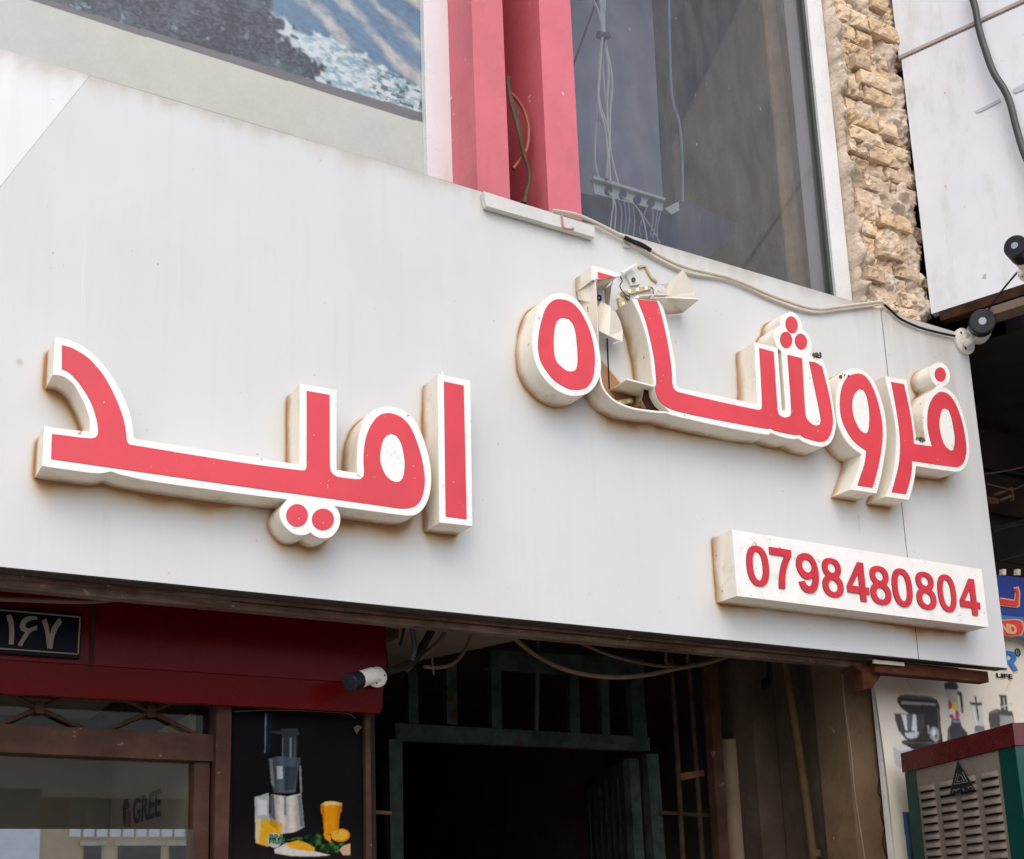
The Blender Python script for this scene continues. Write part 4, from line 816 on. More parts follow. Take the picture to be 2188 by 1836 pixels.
for i, pts in enumerate([[(690, 560), (700, 660), (720, 760), (760, 900), (790, 1030), (815, 1130), (845, 1230), (850, 1320), (830, 1400), (815, 1470)],
                         [(700, 560), (705, 665), (730, 740), (775, 900), (800, 1050), (825, 1160), (850, 1260), (835, 1370), (805, 1470)],
                         [(695, 660), (760, 720), (810, 800), (840, 900), (845, 980), (832, 1080), (790, 1150), (735, 1225)]]):
    add('column_cable', MB().tube(P(z2(pts), .075 + .02 * i), .0075, 8).mesh('column_cable', [M_browncab, M_browncab, mat('red_brown_cable', (.28, .07, .05), .5)][i], True), label=['brown cable hanging leftmost between the two red columns', 'second brown cable twisted beside another between the red columns', 'reddish cable bulging out in a loop between the red columns'][i], cat='cable', group='cables between the red columns')

# =================================================================== CAMERAS
def cctv(label, base_c, base_axis, base_r, elbow, back, front, r, capfrac=.3, lensr=.3):
    t = thing('security_camera', label, 'camera', base_c, 'bullet security cameras')
    base_c, base_axis, back, front, elbow = Vector(base_c), Vector(base_axis).normalized(), Vector(back), Vector(front), Vector(elbow)
    mb = MB().disc(base_c, base_axis, base_r, .012, 28).disc(base_c + base_axis * .012, base_axis, base_r * .96, .006, 28, r2=base_r * .8)
    o = add('base', mb.mesh('base', M_camw, True), t)
    u = base_axis.orthogonal().normalized(); w = base_axis.cross(u)
    for k in range(3):
        a = k * 2.1 + .5; add('screw', MB().disc(base_c + base_axis * .016 + (u * math.cos(a) + w * math.sin(a)) * base_r * .68, base_axis, base_r * .09, .004, 10).mesh('screw', M_rust), t)
    add('arm', MB().disc(base_c + base_axis * .016, base_axis, base_r * .36, .02, 18).tube([base_c + base_axis * .02, elbow, back + (front - back) * .3], base_r * .24, 10).mesh('arm', M_camw, True), t)
    ax = (front - back); L = ax.length; ax.normalize(); c = back + ax * L * (1 - capfrac)
    add('body', MB().disc(back, ax, r * .80, L * .06, 28, r2=r * .97).disc(back + ax * L * .06, ax, r * .97, L * (.94 - capfrac), 28).mesh('body', M_camw, True), t)
    cp = add('hood', MB().disc(c, ax, r * 1.03, L * capfrac * .88, 28).disc(c + ax * L * capfrac * .88, ax, r * 1.03, L * capfrac * .12, 28, r2=r * .93).mesh('hood', M_camb, True), t)
    add('lens', MB().disc(c + ax * L * capfrac, ax, r * lensr, .003, 20).mesh('lens', M_lens if lensr < .4 else M_blackc, True), cp)
    return t
bc = at(*z10([(1215, 1165)])[0], .0); fr = at(*z10([(1495, 862)])[0], -.15); bk = at(*z10([(1420, 1040)])[0], -.02) + Vector((.005, .0, .0))
cctv('black nosed white bullet camera on the top right corner of the board', bc, (0, -1, 0), .066, at(*z10([(1290, 1180)])[0], -.055), bk, fr, .058)
bc2 = at(804, 1448, .355); 
cctv('white bullet camera on the dark red panel pointing left', bc2, (0, -1, 0), .036, at(800, 1452, .30), at(798, 1443, .27), at(746, 1459, .215), .030, .38, .5)
bp3 = at(2196, 582, -.62)
cctv('dark capped camera on the white neighbouring panel at the right edge', bp3, (-.934, -.356, 0), .04, at(2196, 565, -.66), at(2198, 560, -.66), at(2168, 525, -.74), .045, .5, .3)
add('camera_cable', MB().tube([at(2188, 566, -.6), at(2150, 610, -.4), at(2118, 652, -.2), at(2108, 668, -.10)], .0045, 6).mesh('camera_cable', M_blackc, True), label='black cable running down to the board corner camera', cat='cable')

# =================================================================== NEIGHBOUR AT RIGHT
NBR = thing('neighbour_building', 'neighbouring white metal clad canopy above dark boarding at right', 'building', (6, .2, 0))
PO = Vector((4.625, .10)); PD = Vector((.356, -.934)); PN = Vector((-.934, -.356))
zb_, zseam = 4.346, None
def npt(t, z, off=0.): return Vector((PO[0] + PD[0] * t + PN[0] * off, PO[1] + PD[1] * t + PN[1] * off, z))
def n_hit(px, py):
    d = ray(px, py); k = (Vector((PO[0], PO[1], 0)) - CAM).dot(Vector((PN[0], PN[1], 0))) / (d[0] * PN[0] + d[1] * PN[1]); return CAM + d * k
zseam = n_hit(1920, 124)[2]; zbot = n_hit(1990, 671)[2]
def npanel(t0, t1, za, zb2, th=.05):
    return MB().hexa([npt(t0, za, 0), npt(t1, za, 0), npt(t1, zb2, 0), npt(t0, zb2, 0)] + [npt(t0, za, -th), npt(t1, za, -th), npt(t1, zb2, -th), npt(t0, zb2, -th)])
add('cladding_panel', npanel(.012, 3.2, zbot, zseam - .008).mesh('cladding_panel', M_nbr), NBR, label='lower white metal sheet with scuffed edge')
add('cladding_panel', npanel(.0, 3.2, zseam + .010, 7.5).mesh('cladding_panel', M_nbr), NBR, label='upper white metal sheet')
add('seam_trim', npanel(.0, 3.2, zseam - .0195, zseam - .009, .03).mesh('seam_trim', mat('seam_brown', (.17, .11, .085), .8, var=.2, scale=8)), NBR)
sb_ = MB().hexa([npt(0, zseam - .008, .004), npt(3.2, zseam - .008, .004), npt(3.2, zseam + .009, .004), npt(0, zseam + .009, .004)] + [npt(0, zseam - .008, -.04), npt(3.2, zseam - .008, -.04), npt(3.2, zseam + .009, -.04), npt(0, zseam + .009, -.04)])
add('seam_trim', sb_.mesh('seam_trim', mat('seam_pink', (.40, .33, .29), .7, var=.15, scale=8, dirt=(.16, .09, .06), damt=.4, dscale=10)), NBR)
add('bottom_rail', npanel(.05, 3.2, zbot - .05, zbot - .004, .06).mesh('bottom_rail', mat('dark_rust_rail', (.04, .02, .012), spec=.08, rough=.9, var=.4, scale=12, dirt=(.11, .06, .03), damt=.4, dscale=10)), NBR, label='rusty rail under the white sheets')
add('bottom_rail', npanel(.25, 3.2, zbot - .10, zbot - .06, .10).mesh('bottom_rail', mat('grubby_batten', (.13, .095, .07), .8, var=.3, scale=9)), NBR, label='grubby batten under the white sheets')
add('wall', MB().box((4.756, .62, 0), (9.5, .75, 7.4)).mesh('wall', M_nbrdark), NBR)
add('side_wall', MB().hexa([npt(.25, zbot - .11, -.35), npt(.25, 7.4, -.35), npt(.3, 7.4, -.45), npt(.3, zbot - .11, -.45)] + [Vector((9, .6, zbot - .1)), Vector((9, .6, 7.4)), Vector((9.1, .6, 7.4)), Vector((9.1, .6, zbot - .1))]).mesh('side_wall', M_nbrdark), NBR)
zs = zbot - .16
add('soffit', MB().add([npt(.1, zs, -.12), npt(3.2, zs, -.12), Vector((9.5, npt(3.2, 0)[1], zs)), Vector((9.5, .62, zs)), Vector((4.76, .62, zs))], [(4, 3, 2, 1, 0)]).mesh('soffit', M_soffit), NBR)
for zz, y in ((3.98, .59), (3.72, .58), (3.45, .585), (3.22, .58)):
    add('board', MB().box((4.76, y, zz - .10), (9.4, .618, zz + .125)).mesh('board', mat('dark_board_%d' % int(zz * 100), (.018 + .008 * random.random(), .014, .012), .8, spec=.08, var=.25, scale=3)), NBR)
add('seam_line', MB().beam((4.77, .572, 3.86), (9.3, .572, 3.92), .012, .012).mesh('seam_line', M_blackc), NBR)
# loose wires and scraps under the canopy
for k, (pts, Y, r, m, lab) in enumerate([([(2100, 1013), (2140, 1008), (2188, 998), (2230, 990)], .40, .004, M_browncab, 'thin pale wire highest in the dark gap right of the board'),
    ([(2108, 1034), (2145, 1043), (2165, 1046), (2200, 1030)], .42, .004, M_browncab, 'thin slack wire in the middle of the dark gap right of the board'),
    ([(2118, 1128), (2150, 1122), (2188, 1112), (2230, 1104)], .38, .007, M_blackc, 'thick black cable crossing the dark gap right of the board'),
    ([(2122, 1136), (2150, 1127), (2188, 1119), (2230, 1112)], .36, .006, M_blackc, 'black cable close beneath another in the dark gap'),
    ([(2136, 1200), (2165, 1190), (2188, 1184), (2230, 1170)], .40, .004, M_blackc, 'lowest thin wire above the blue sign')]):
    add('gap_wire', MB().tube(P(pts, Y), r, 6).mesh('gap_wire', m, True), label=lab, cat='wire', group='wires in the dark gap')
add('rubble_scrap', MB().plate([at(2110, 1060, .45), at(2132, 1066, .42), at(2134, 1076, .42), at(2114, 1076, .46)], .02).mesh('rubble_scrap', mat('terracotta', (.12, .04, .02), .9)), label='reddish brown scrap in the dark gap right of the board', cat='scrap')
add('folded_frame', MB().beam(at(2124, 1058, .44), at(2162, 1044, .44), .01, .012).beam(at(2135, 1070, .44), at(2160, 1060, .44), .01, .012).beam(at(2160, 1042, .44), at(2163, 1070, .44), .018, .012).mesh('folded_frame', M_browncab), label='small folded metal frame hanging in the dark gap', cat='frame')
# thick hose in front of the white sheets
hp = [n_hit(x, y) + Vector((PN[0], PN[1], 0)) * .05 for x, y in z4([(870, -40), (905, 60), (925, 170), (965, 300), (1000, 390), (1050, 470), (1080, 540), (1105, 640), (1140, 760), (1180, 860), (1230, 1000), (1290, 1190), (1330, 1400)])]
add('grey_hose', MB().tube(hp, .016, 12).mesh('grey_hose', M_greyc, True), label='thick grey hose hanging in front of the white metal sheets', cat='hose')
add('tape_strip', MB().plate([n_hit(*p) + Vector((PN[0], PN[1], 0)) * .003 for p in z4([(890, 552), (1010, 492), (1020, 505), (905, 562)])], .002).mesh('tape_strip', mat('grey_tape', (.5, .5, .55), .5)), label='faded grey tape strip left of the hose', cat='tape')
add('tape_strip', MB().plate([n_hit(*p) + Vector((PN[0], PN[1], 0)) * .003 for p in z4([(1075, 445), (1150, 405), (1150, 440), (1085, 465)])], .002).mesh('tape_strip', mat('grey_tape', (.5, .5, .55), .5)), label='faded grey tape strip right of the hose', cat='tape')

# blue hanging sign
bs = thing('blue_sign', 'blue shop sign with red lettering hanging right of the number box', 'sign', at(2170, 1300, .3))
YB = .20
add('board', MB().prism(XZ([(2120, 1228), (2300, 1246), (2305, 1330), (2130, 1312)], YB), YB, YB + .03, back=0).mesh('board', M_boardb), bs)
add('lower_board', MB().prism(XZ([(2130, 1312), (2305, 1330), (2310, 1400), (2150, 1350)], YB), YB + .003, YB + .03, back=0).mesh('lower_board', mat('sky_blue_board', (.04, .12, .34), .4, var=.2, scale=8)), bs)
def flat(name, pts, Y, m, par, d=.004, smooth=False): return add(name, MB().prism((smooth_loop(XZ(pts, Y)) if smooth else XZ(pts, Y)), Y - d, Y).mesh(name, m), par)
flat('letter_outline', n1([(1945, 525), (2035, 540), (2042, 490), (2030, 462), (2062, 455), (2072, 495), (2070, 580), (2055, 592), (1945, 578)]), YB - .001, M_boardo, bs)
flat('letter', n1([(1945, 533), (2042, 548), (2050, 500), (2040, 470), (2056, 466), (2064, 500), (2060, 575), (2050, 582), (1945, 568)]), YB - .006, M_boardr, bs)
flat('letter_outline', n1([(1945, 668), (2060, 662), (2092, 680), (2098, 730), (2080, 768), (2000, 772), (1945, 755)]), YB - .001, M_boardo, bs, smooth=True)
flat('letter', n1([(1945, 674), (2055, 669), (2086, 686), (2090, 728), (2074, 760), (2000, 763), (1945, 748)]), YB - .006, M_boardr, bs, smooth=True)
p0 = at(*n1([(1958, 748)])[0], YB - .012); px = at(*n1([(2058, 760)])[0], YB - .012)
sz = (at(*n1([(2000, 690)])[0], YB - .012)[2] - at(*n1([(2000, 752)])[0], YB - .012)[2])
add('lettering', text_mesh('ND', sz * 1.35, M_boardo, plane_place(p0, (1, 0, 0), (0, 0, 1)), bold=.004, fit=(px[0] - p0[0], sz)), bs, label='pale ND lettering')
for x in (2139, 2170): add('lamp_clip', MB().prism(XZ([(x, 1217), (x + 7, 1218), (x + 7, 1230), (x, 1229)], YB), YB - .01, YB + .01, back=0).mesh('lamp_clip', M_cream), bs)

# banner with appliances (flat print)
YBN = .28
def banner():
    x0, x1, za, zb = 4.20, 5.35, 1.45, 3.02
    cv = Canvas(330, 460, S(222, 214, 198)); X = x0 + (x1 - x0) * cv.U; Z = zb + (za - zb) * cv.V
    cv.c *= (.93 + .12 * fbm(X * 4, Z * 4, 2.)[..., None]) * (.96 + .08 * fbm(X * 60, Z * 60, 3.)[..., None])
    def q(pts): return [((p[0] - x0) / (x1 - x0), (p[1] - zb) / (za - zb)) for p in XZ(n9(pts), YBN)]
    blk, wht = S(48, 40, 38), S(215, 212, 206)
    for a, b in (((200, 80), (325, 265)), ((1130, 265), (1250, 0)), ((690, 145), (720, 165)), ((720, 165), (750, 145))): l = q([a, b]); cv.line(l[0], l[1], .004, S(200, 172, 120), 1.36)
    # stand mixer
    cv.poly(q([(185,275),(450,292),(505,320),(528,370),(540,560),(560,700),(560,790),(180,790),(175,700),(190,690),(260,680),(330,500),(185,400),(150,345),(150,305)]), blk)
    cv.poly(q([(185,335),(495,352),(495,375),(185,360)]), S(160, 158, 156)); cv.poly(q([(120,445),(385,450),(390,560),(340,660),(280,690),(215,680),(150,600),(130,520)]), S(70, 68, 70))
    cv.poly(q([(180,455),(225,455),(235,600),(215,600)]), S(230,230,232)); cv.poly(q([(225,455),(285,455),(275,590),(240,600)]), S(96,104,122)); cv.poly(q([(285,455),(315,455),(320,610),(270,600)]), S(224,226,228)); cv.poly(q([(205,620),(340,610),(320,660),(260,675),(220,660)]), S(200,205,210))
    l = q([(485, 632)]); cv.ell(l[0][0], l[0][1], .026, .022, S(170, 172, 172))
    cv.poly(q([(95,745),(180,715),(260,760),(330,800),(330,980),(240,965),(140,925),(105,890)]), S(178,178,180)); cv.poly(q([(95,745),(180,715),(270,765),(160,785)]), S(206,206,206))
    # blender
    cv.poly(q([(580,220),(690,235),(720,500),(640,500)]), S(196,190,192)); cv.poly(q([(570,180),(610,155),(680,165),(705,200),(690,235),(580,225)]), blk)
    for c_, e in ((S(206,40,90), (628,380,20,52)), (S(222,214,40), (668,390,24,44)), (S(206,40,90), (690,455,18,38)), (S(230,230,226), (648,440,26,40)), (S(190,200,60), (668,320,18,26)), (S(170,60,120),(640,470,20,20))): 
        l = q([(e[0], e[1]), (e[0] + e[2], e[1]), (e[0], e[1] + e[3])]); cv.ell(l[0][0], l[0][1], abs(l[1][0] - l[0][0]), abs(l[2][1] - l[0][1]), c_)
    cv.poly(q([(690,240),(735,255),(750,440),(730,440),(715,290),(690,270)]), blk); cv.poly(q([(640,490),(720,500),(735,560),(790,620),(790,700),(600,700),(605,580),(635,545)]), S(64,60,66))
    # jug blender
    cv.poly(q([(818,365),(920,370),(945,560),(865,570)]), S(200,200,198)); cv.poly(q([(805,340),(920,345),(920,372),(815,368)]), S(70,68,66)); cv.poly(q([(850,285),(865,285),(900,505),(885,505)]), S(60,58,58)); cv.poly(q([(930,405),(965,405),(972,515),(945,530),(945,515),(958,500),(955,420),(930,420)]), S(224,220,212)); cv.poly(q([(860,555),(945,555),(955,610),(855,610)]), S(120,118,120))
    # juicer
    cv.poly(q([(1075,275),(1155,280),(1150,295),(1165,420),(1100,420),(1090,295)]), S(66,62,60)); cv.poly(q([(1118,295),(1130,295),(1145,410),(1130,410)]), S(170,168,165)); cv.poly(q([(990,430),(1060,400),(1090,410),(1205,420),(1225,500),(1225,560),(1000,580),(985,480)]), S(78,74,72)); cv.poly(q([(1090,460),(1215,470),(1225,560),(1095,560)]), S(150,148,146)); cv.line(*q([(1100, 385), (1205, 355)]), .006, S(190, 186, 180), 1.36)
    cv.poly(q([(165,300),(200,285),(450,300),(500,330),(480,325),(430,312),(200,300)]), S(112,104,100)); cv.poly(q([(505,400),(520,400),(540,680),(525,680)]), S(92,86,84)); cv.poly(q([(190,700),(540,712),(540,722),(190,712)]), S(96,90,88))
    for kx, ky in ((425, 572), (428, 610), (450, 655)): l = q([(kx, ky)]); cv.ell(l[0][0], l[0][1], .008, .007, S(150, 150, 150))
    l = q([(485, 632)]); cv.ell(l[0][0] - .004, l[0][1] - .004, .012, .010, S(225, 228, 228)); cv.ell(l[0][0] + .006, l[0][1] + .006, .008, .007, S(90, 92, 92))
    cv.poly(q([(600,600),(620,570),(635,690),(610,690)]), S(104,98,104)); cv.poly(q([(645,505),(715,512),(722,530),(650,524)]), S(150,148,166)); cv.poly(q([(830,380),(845,380),(880,550),(868,550)]), S(232,232,230)); cv.poly(q([(1000,440),(1060,412),(1085,420),(1010,452)]), S(120,116,112))
    ink = (cv.c.mean(-1) < .30); cv.c *= np.where(ink, .75 + .5 * fbm(X * 26, Z * 26, 4.), 1.)[..., None]
    for _ in range(2): cv.c = (cv.c * 2 + np.roll(cv.c, 1, 0) + np.roll(cv.c, -1, 0) + np.roll(cv.c, 1, 1) + np.roll(cv.c, -1, 1)) / 6
    # lower dark blue picture
    cv.poly(q([(178,1335),(330,1338),(460,1338),(460,1900),(250,1900)]), S(30, 62, 92)); cv.poly(q([(180,1335),(215,1335),(280,1800),(240,1800)]), S(58, 100, 130)); cv.poly(q([(330,1490),(420,1480),(460,1900),(250,1900),(265,1620)]), S(16, 15, 17))
    return print_mesh('banner_print', cv, lambda U, V: (x0 + (x1 - x0) * U + (1 - U) * (V - .3) * .05, YBN + .006 * np.sin(V * 9 + U * 5), zb + (za - zb) * V), attr_mat('banner_ink', .5, .3))
bn = thing('appliance_banner', 'cream banner printed with kitchen appliances behind the green cooler', 'banner', (4.6, YBN, 1.4))
add('print', banner(), bn)
add('backing', MB().box((4.21, YBN + .012, 1.2), (5.4, YBN + .03, 3.02)).mesh('backing', M_steel), bn)
pl = at(*n9([(1058, 118)])[0], YBN - .008); szl = at(*n9([(1075, 80)])[0], YBN)[2] - at(*n9([(1075, 122)])[0], YBN)[2]
wl = at(*n9([(1192, 128)])[0], YBN)[0] - pl[0]
add('lettering', text_mesh('LIFE', szl * 1.36, M_ink, plane_place(pl, (1, 0, 0), (0, 0, 1)), bold=.0012, fit=(wl, szl)), bn, label='black LIFE lettering')
rO, rH = XZ(n1([(1955,862),(2012,866),(2036,876),(2048,898),(2046,922),(2030,942),(2060,990),(2028,986),(2004,948),(1988,946),(1988,983),(1955,980)]), YBN - .006), XZ(n1([(1988,888),(2008,890),(2018,902),(2012,922),(1988,922)]), YBN - .006)
add('lettering', MB().prism(rO, YBN - .011, YBN - .008, holes=[rH]).mesh('lettering', M_inkblue), bn, label='bold blue letter R')
cr = at(*n1([(2060, 873)])[0], YBN - .008); rr_ = .020
ring = MB().prism([(cr[0] + x, cr[2] + z) for x, z in ell(0, 0, rr_, rr_)], YBN - .010, YBN - .006, holes=[[(cr[0] + x, cr[2] + z) for x, z in ell(0, 0, rr_ * .8, rr_ * .8)]])
add('mark_ring', ring.mesh('mark_ring', M_ink), bn, label='small black ring round the registered mark')
add('lettering', text_mesh('R', .027, M_ink, plane_place((cr[0] - .009, YBN - .010, cr[2] - .010), (1, 0, 0), (0, 0, 1)), bold=.001), bn, label='small black R of the mark')

# cooler
CK = thing('air_cooler', 'green and maroon air cooler with beige louvred side', 'air cooler', (4.1, -.2, .6))
c0 = at(1940, 1650, .16); cd = Vector((-.347, -.938, 0)); cn = Vector((-.938, .347, 0))     # along the louvred side towards the street; outward
# solve length so that the near corner lands where the photograph shows it
d2 = ray(2172, 1594); den = d2[0] * (-cd[1]) + d2[1] * cd[0]
tt = ((c0 - CAM)[0] * (-cd[1]) + (c0 - CAM)[1] * cd[0]) / den; c1 = CAM + d2 * tt; LEN = (Vector((c1[0], c1[1], 0)) - Vector((c0[0], c0[1], 0))).length
zt = (c0[2] + c1[2]) / 2
def cpt(t, z, off=0.): p = Vector((c0[0], c0[1], 0)) + cd * t + cn * off; return Vector((p[0], p[1], z))
def cbox(t0, t1, z0, z1, o0, o1): return [cpt(t0, z0, o0), cpt(t1, z0, o0), cpt(t1, z1, o0), cpt(t0, z1, o0), cpt(t0, z0, o1), cpt(t1, z0, o1), cpt(t1, z1, o1), cpt(t0, z1, o1)]
slab_h = at(1932, 1609, .16)[2] - c0[2]
add('top_slab', MB().hexa(cbox(-.015, LEN + .02, zt, zt + slab_h, .018, -.75)).mesh('top_slab', M_maroon), CK, label='maroon top slab under clear film')
add('cabinet', MB().hexa(cbox(.0, LEN, .60, zt, .0, -.70)).mesh('cabinet', M_greenm), CK, label='dark green cabinet')
for t0, t1 in ((-.006, .085), (LEN * .875, LEN + .01)):
    add('corner_post', MB().hexa(cbox(t0, t1, .60, zt - .001, .012, -.06)).mesh('corner_post', M_greenm), CK)
for k in range(4): add('foot', MB().hexa(cbox((0.02, LEN - .08)[k % 2], (0.08, LEN - .02)[k % 2], .0, .60, (-.02, -.62)[k // 2], (-.08, -.68)[k // 2])).mesh('foot', M_rust), CK)
lp = add('louvre_panel', MB().hexa(cbox(.088, LEN * .873, .64, zt - .002, .010, -.02)).mesh('louvre_panel', M_louv), CK, label='beige pressed metal side panel')
pw0, pw1 = .088, LEN * .873; cwid = (pw1 - pw0) / 4
lm = MB(); nseg = 5; vv = []; ff = []
lw_, lh_ = cwid * .78, .024
for i in range(9):
    u = i / 8 - .5; ends = math.sqrt(max(0, 1 - (2 * abs(u)) ** 6))
    for j in range(nseg + 1):
        a = j / nseg; vv.append(cpt(0, 0) * 0 + cd * (u * lw_) + cn * (.013 * ends * math.sin(a * math.pi * .62) / math.sin(math.pi * .5)) + Vector((0, 0, lh_ * (.5 - a))))
for i in range(8):
    for j in range(nseg): q0 = i * (nseg + 1) + j; ff.append((q0, q0 + 1, q0 + nseg + 2, q0 + nseg + 1))
lm.add(vv, ff, 0)
o_ = len(lm.v); lm.add([cd * (-lw_ * .46) + cn * .0008 + Vector((0, 0, -lh_ * .46)), cd * (lw_ * .46) + cn * .0008 + Vector((0, 0, -lh_ * .46)), cd * (lw_ * .46) + cn * .0008 + Vector((0, 0, -lh_ * .80)), cd * (-lw_ * .46) + cn * .0008 + Vector((0, 0, -lh_ * .80))], [(0, 1, 2, 3)], 1)
lme = lm.mesh('louvre', [M_louv, M_dark], True)
pitch = .0335
for c in range(4):
    for r in range(27):
        if c in (1, 2) and r == 0: pass
        z = zt - .085 - r * pitch
        if z < .7: continue
        o = add('louvre', lme, lp); o.location = Vector(o.location) + cpt(pw0 + cwid * (c + .5), z, .0106)
# sticker
def cs3(pts, off=.0):
    out = []
    for x, y in n9(pts):
        d = ray(x, y); b0 = cpt(0, 0, .014 + off); k = (b0 - CAM).dot(cn) / d.dot(cn); out.append(CAM + d * k)
    return out
st = thing('warning_sticker', 'black triangular bell sticker on the cooler louvres', 'sticker', cs3([(740, 1040)])[0])
add('sheet', MB().plate(cs3([(705, 870), (868, 1140), (632, 1180)], .012), .002).mesh('sheet', M_stick), st)
sm = MB()
for a, b in (((700, 985), (672, 1085)), ((745, 975), (792, 1062)), ((672, 1085), (792, 1062)), ((700, 1060), (712, 1010)), ((712, 1010), (722, 995)), ((722, 995), (740, 1008)), ((740, 1008), (758, 1050)), ((695, 1064), (765, 1050)), ((655, 1160), (665, 1135)), ((670, 1138), (720, 1128)), ((690, 1150), (692, 1128)), ((750, 1120), (760, 1145)), ((790, 1112), (830, 1105)), ((805, 1130), (800, 1110)), ((835, 1130), (845, 1110))):
    pa, pb = cs3([a, b], .0155); sm.beam(pa, pb, .0035, .0012, cn)
add('marking', sm.mesh('marking', M_stickl), st, label='grey line marking of a bell and writing')

# =================================================================== BELOW THE BOARD
# soffit behind the board and inner walls
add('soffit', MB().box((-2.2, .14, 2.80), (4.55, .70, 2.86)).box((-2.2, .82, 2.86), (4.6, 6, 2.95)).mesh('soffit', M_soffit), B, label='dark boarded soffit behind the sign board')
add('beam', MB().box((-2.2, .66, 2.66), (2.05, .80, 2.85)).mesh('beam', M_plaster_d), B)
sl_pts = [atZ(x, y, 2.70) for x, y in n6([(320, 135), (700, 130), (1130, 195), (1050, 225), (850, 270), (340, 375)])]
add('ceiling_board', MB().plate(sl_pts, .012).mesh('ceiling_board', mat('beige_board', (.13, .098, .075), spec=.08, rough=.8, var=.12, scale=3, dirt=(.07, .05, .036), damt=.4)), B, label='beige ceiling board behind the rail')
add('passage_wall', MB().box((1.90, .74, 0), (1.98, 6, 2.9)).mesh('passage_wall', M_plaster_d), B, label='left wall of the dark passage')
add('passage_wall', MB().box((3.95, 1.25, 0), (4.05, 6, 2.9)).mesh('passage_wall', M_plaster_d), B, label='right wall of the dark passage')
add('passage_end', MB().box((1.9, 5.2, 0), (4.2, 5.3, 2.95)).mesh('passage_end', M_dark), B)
# stepped piers at the right of the passage
def pier_box(pxl, pxr, py, Y, Yback, m, lab, zt=2.86):
    a, b = at(pxl, py, Y)[0], at(pxr, py, Y)[0]
    return add('pier', MB().box((a, Y, 0), (b, Yback, zt)).mesh('pier', m), B, label=lab)
pier_box(1560, 1665, 1600, 1.05, 1.30, M_plaster_d, 'dark plaster strip beside the pipes')
pier_box(1612, 1790, 1600, .80, 1.04, M_plaster, 'brown plaster pier behind the yellow pipe')
pier_box(1752, 1830, 1600, .52, .79, M_plaster, 'cracked plaster pier')
pier_box(1812, 1885, 1600, .33, .51, M_tan, 'tan plaster strip beside the banner')
tn_a, tn_b = at(1812, 1600, .33)[0], at(1885, 1600, .33)[0]
cr_ = MB().tube(P([(1800, 1440), (1806, 1520), (1818, 1600), (1826, 1690), (1838, 1770), (1848, 1836)], .327), .003, 5)
add('plaster_crack', cr_.mesh('plaster_crack', mat('pale_edge', (.22, .17, .13), .9)), B, label='pale chipped edge line on the plaster pier')
add('plaster_crack', MB().tube(P([(1880, 1660), (1876, 1690), (1884, 1710), (1882, 1740), (1890, 1770), (1886, 1800), (1896, 1836)], .328), .003, 5).mesh('plaster_crack', M_dark), B, label='dark crack in the tan plaster strip')
add('wall_hole', MB().prism(smooth_loop(XZ(n7([(1060, 260), (1085, 262), (1078, 340), (1070, 390), (1092, 400), (1080, 460), (1020, 470), (1022, 410), (1050, 385), (1062, 330)]), .797)), .795, .80).mesh('wall_hole', M_dark), B, label='dark broken hole in the brown pier')
# pipes
add('yellow_pipe', MB().tube(P(n7([(1185, 180), (1240, 520), (1310, 980), (1370, 1400), (1412, 1740), (1440, 1900)]), .56), .020, 14).disc(at(*n7([(1424, 1745)])[0], .56), (0.05, 0, 1), .030, .03, 16).mesh('yellow_pipe', M_yellow, True), label='weathered yellow gas pipe running down the brown plaster pier', cat='pipe')
pvt, pvb = at(*n7([(770, 862)])[0], .98), at(*n7([(832, 1800)])[0], .98)
add('drain_pipe', MB().tube([pvt, pvt.lerp(pvb, .5), pvb], .054, 20).mesh('drain_pipe', M_pvcpipe, True), label='thick beige plastic drain pipe with its top end open', cat='pipe')
add('steel_post', MB().beam(at(*n7([(618, 200)])[0], .92), at(*n7([(718, 1830)])[0], .92), .058, .05, (0, 1, 0)).mesh('steel_post', M_brown), label='brown painted steel post beside the drain pipe', cat='post')
for k, (a, b) in enumerate(((345, 425), (475, 575))):
    add('rusty_bar', MB().tube(P(n7([(a - 8, 250), (a + (b - a) * .5, 1050), (b, 1800)]), 1.0), .0125, 8).mesh('rusty_bar', M_barrust, True), label=('thin rusty upright bar nearest the teal gate', 'thin rusty upright bar nearest the brown post')[k], cat='bar', group='rusty bars beside the gate')
    add('bar_hook', MB().tube(P(n7([(295 + k * 165, 170), (296 + k * 165, 270), (330 + k * 160, 290)]), 1.0), .008, 6).mesh('bar_hook', M_browncab, True), label=('short bent rod above the first rusty bar', 'short bent rod above the second rusty bar')[k], cat='rod')
add('crossbar', MB().tube(P(n7([(250, 1408), (460, 1420), (660, 1432)]), 1.0), .009, 6).mesh('crossbar', M_barrust), label='thin rusty crossbar joining the teal gate and the brown post', cat='bar')
add('rusty_plate', MB().prism(XZ(n7([(400, 1110), (580, 1085), (585, 1130), (410, 1165)]), .99), .985, 1.0, back=0).mesh('rusty_plate', mat('orange_rust', (.11, .04, .016), .9, var=.3, scale=30)), label='short orange rusty plate across the two thin bars', cat='plate')
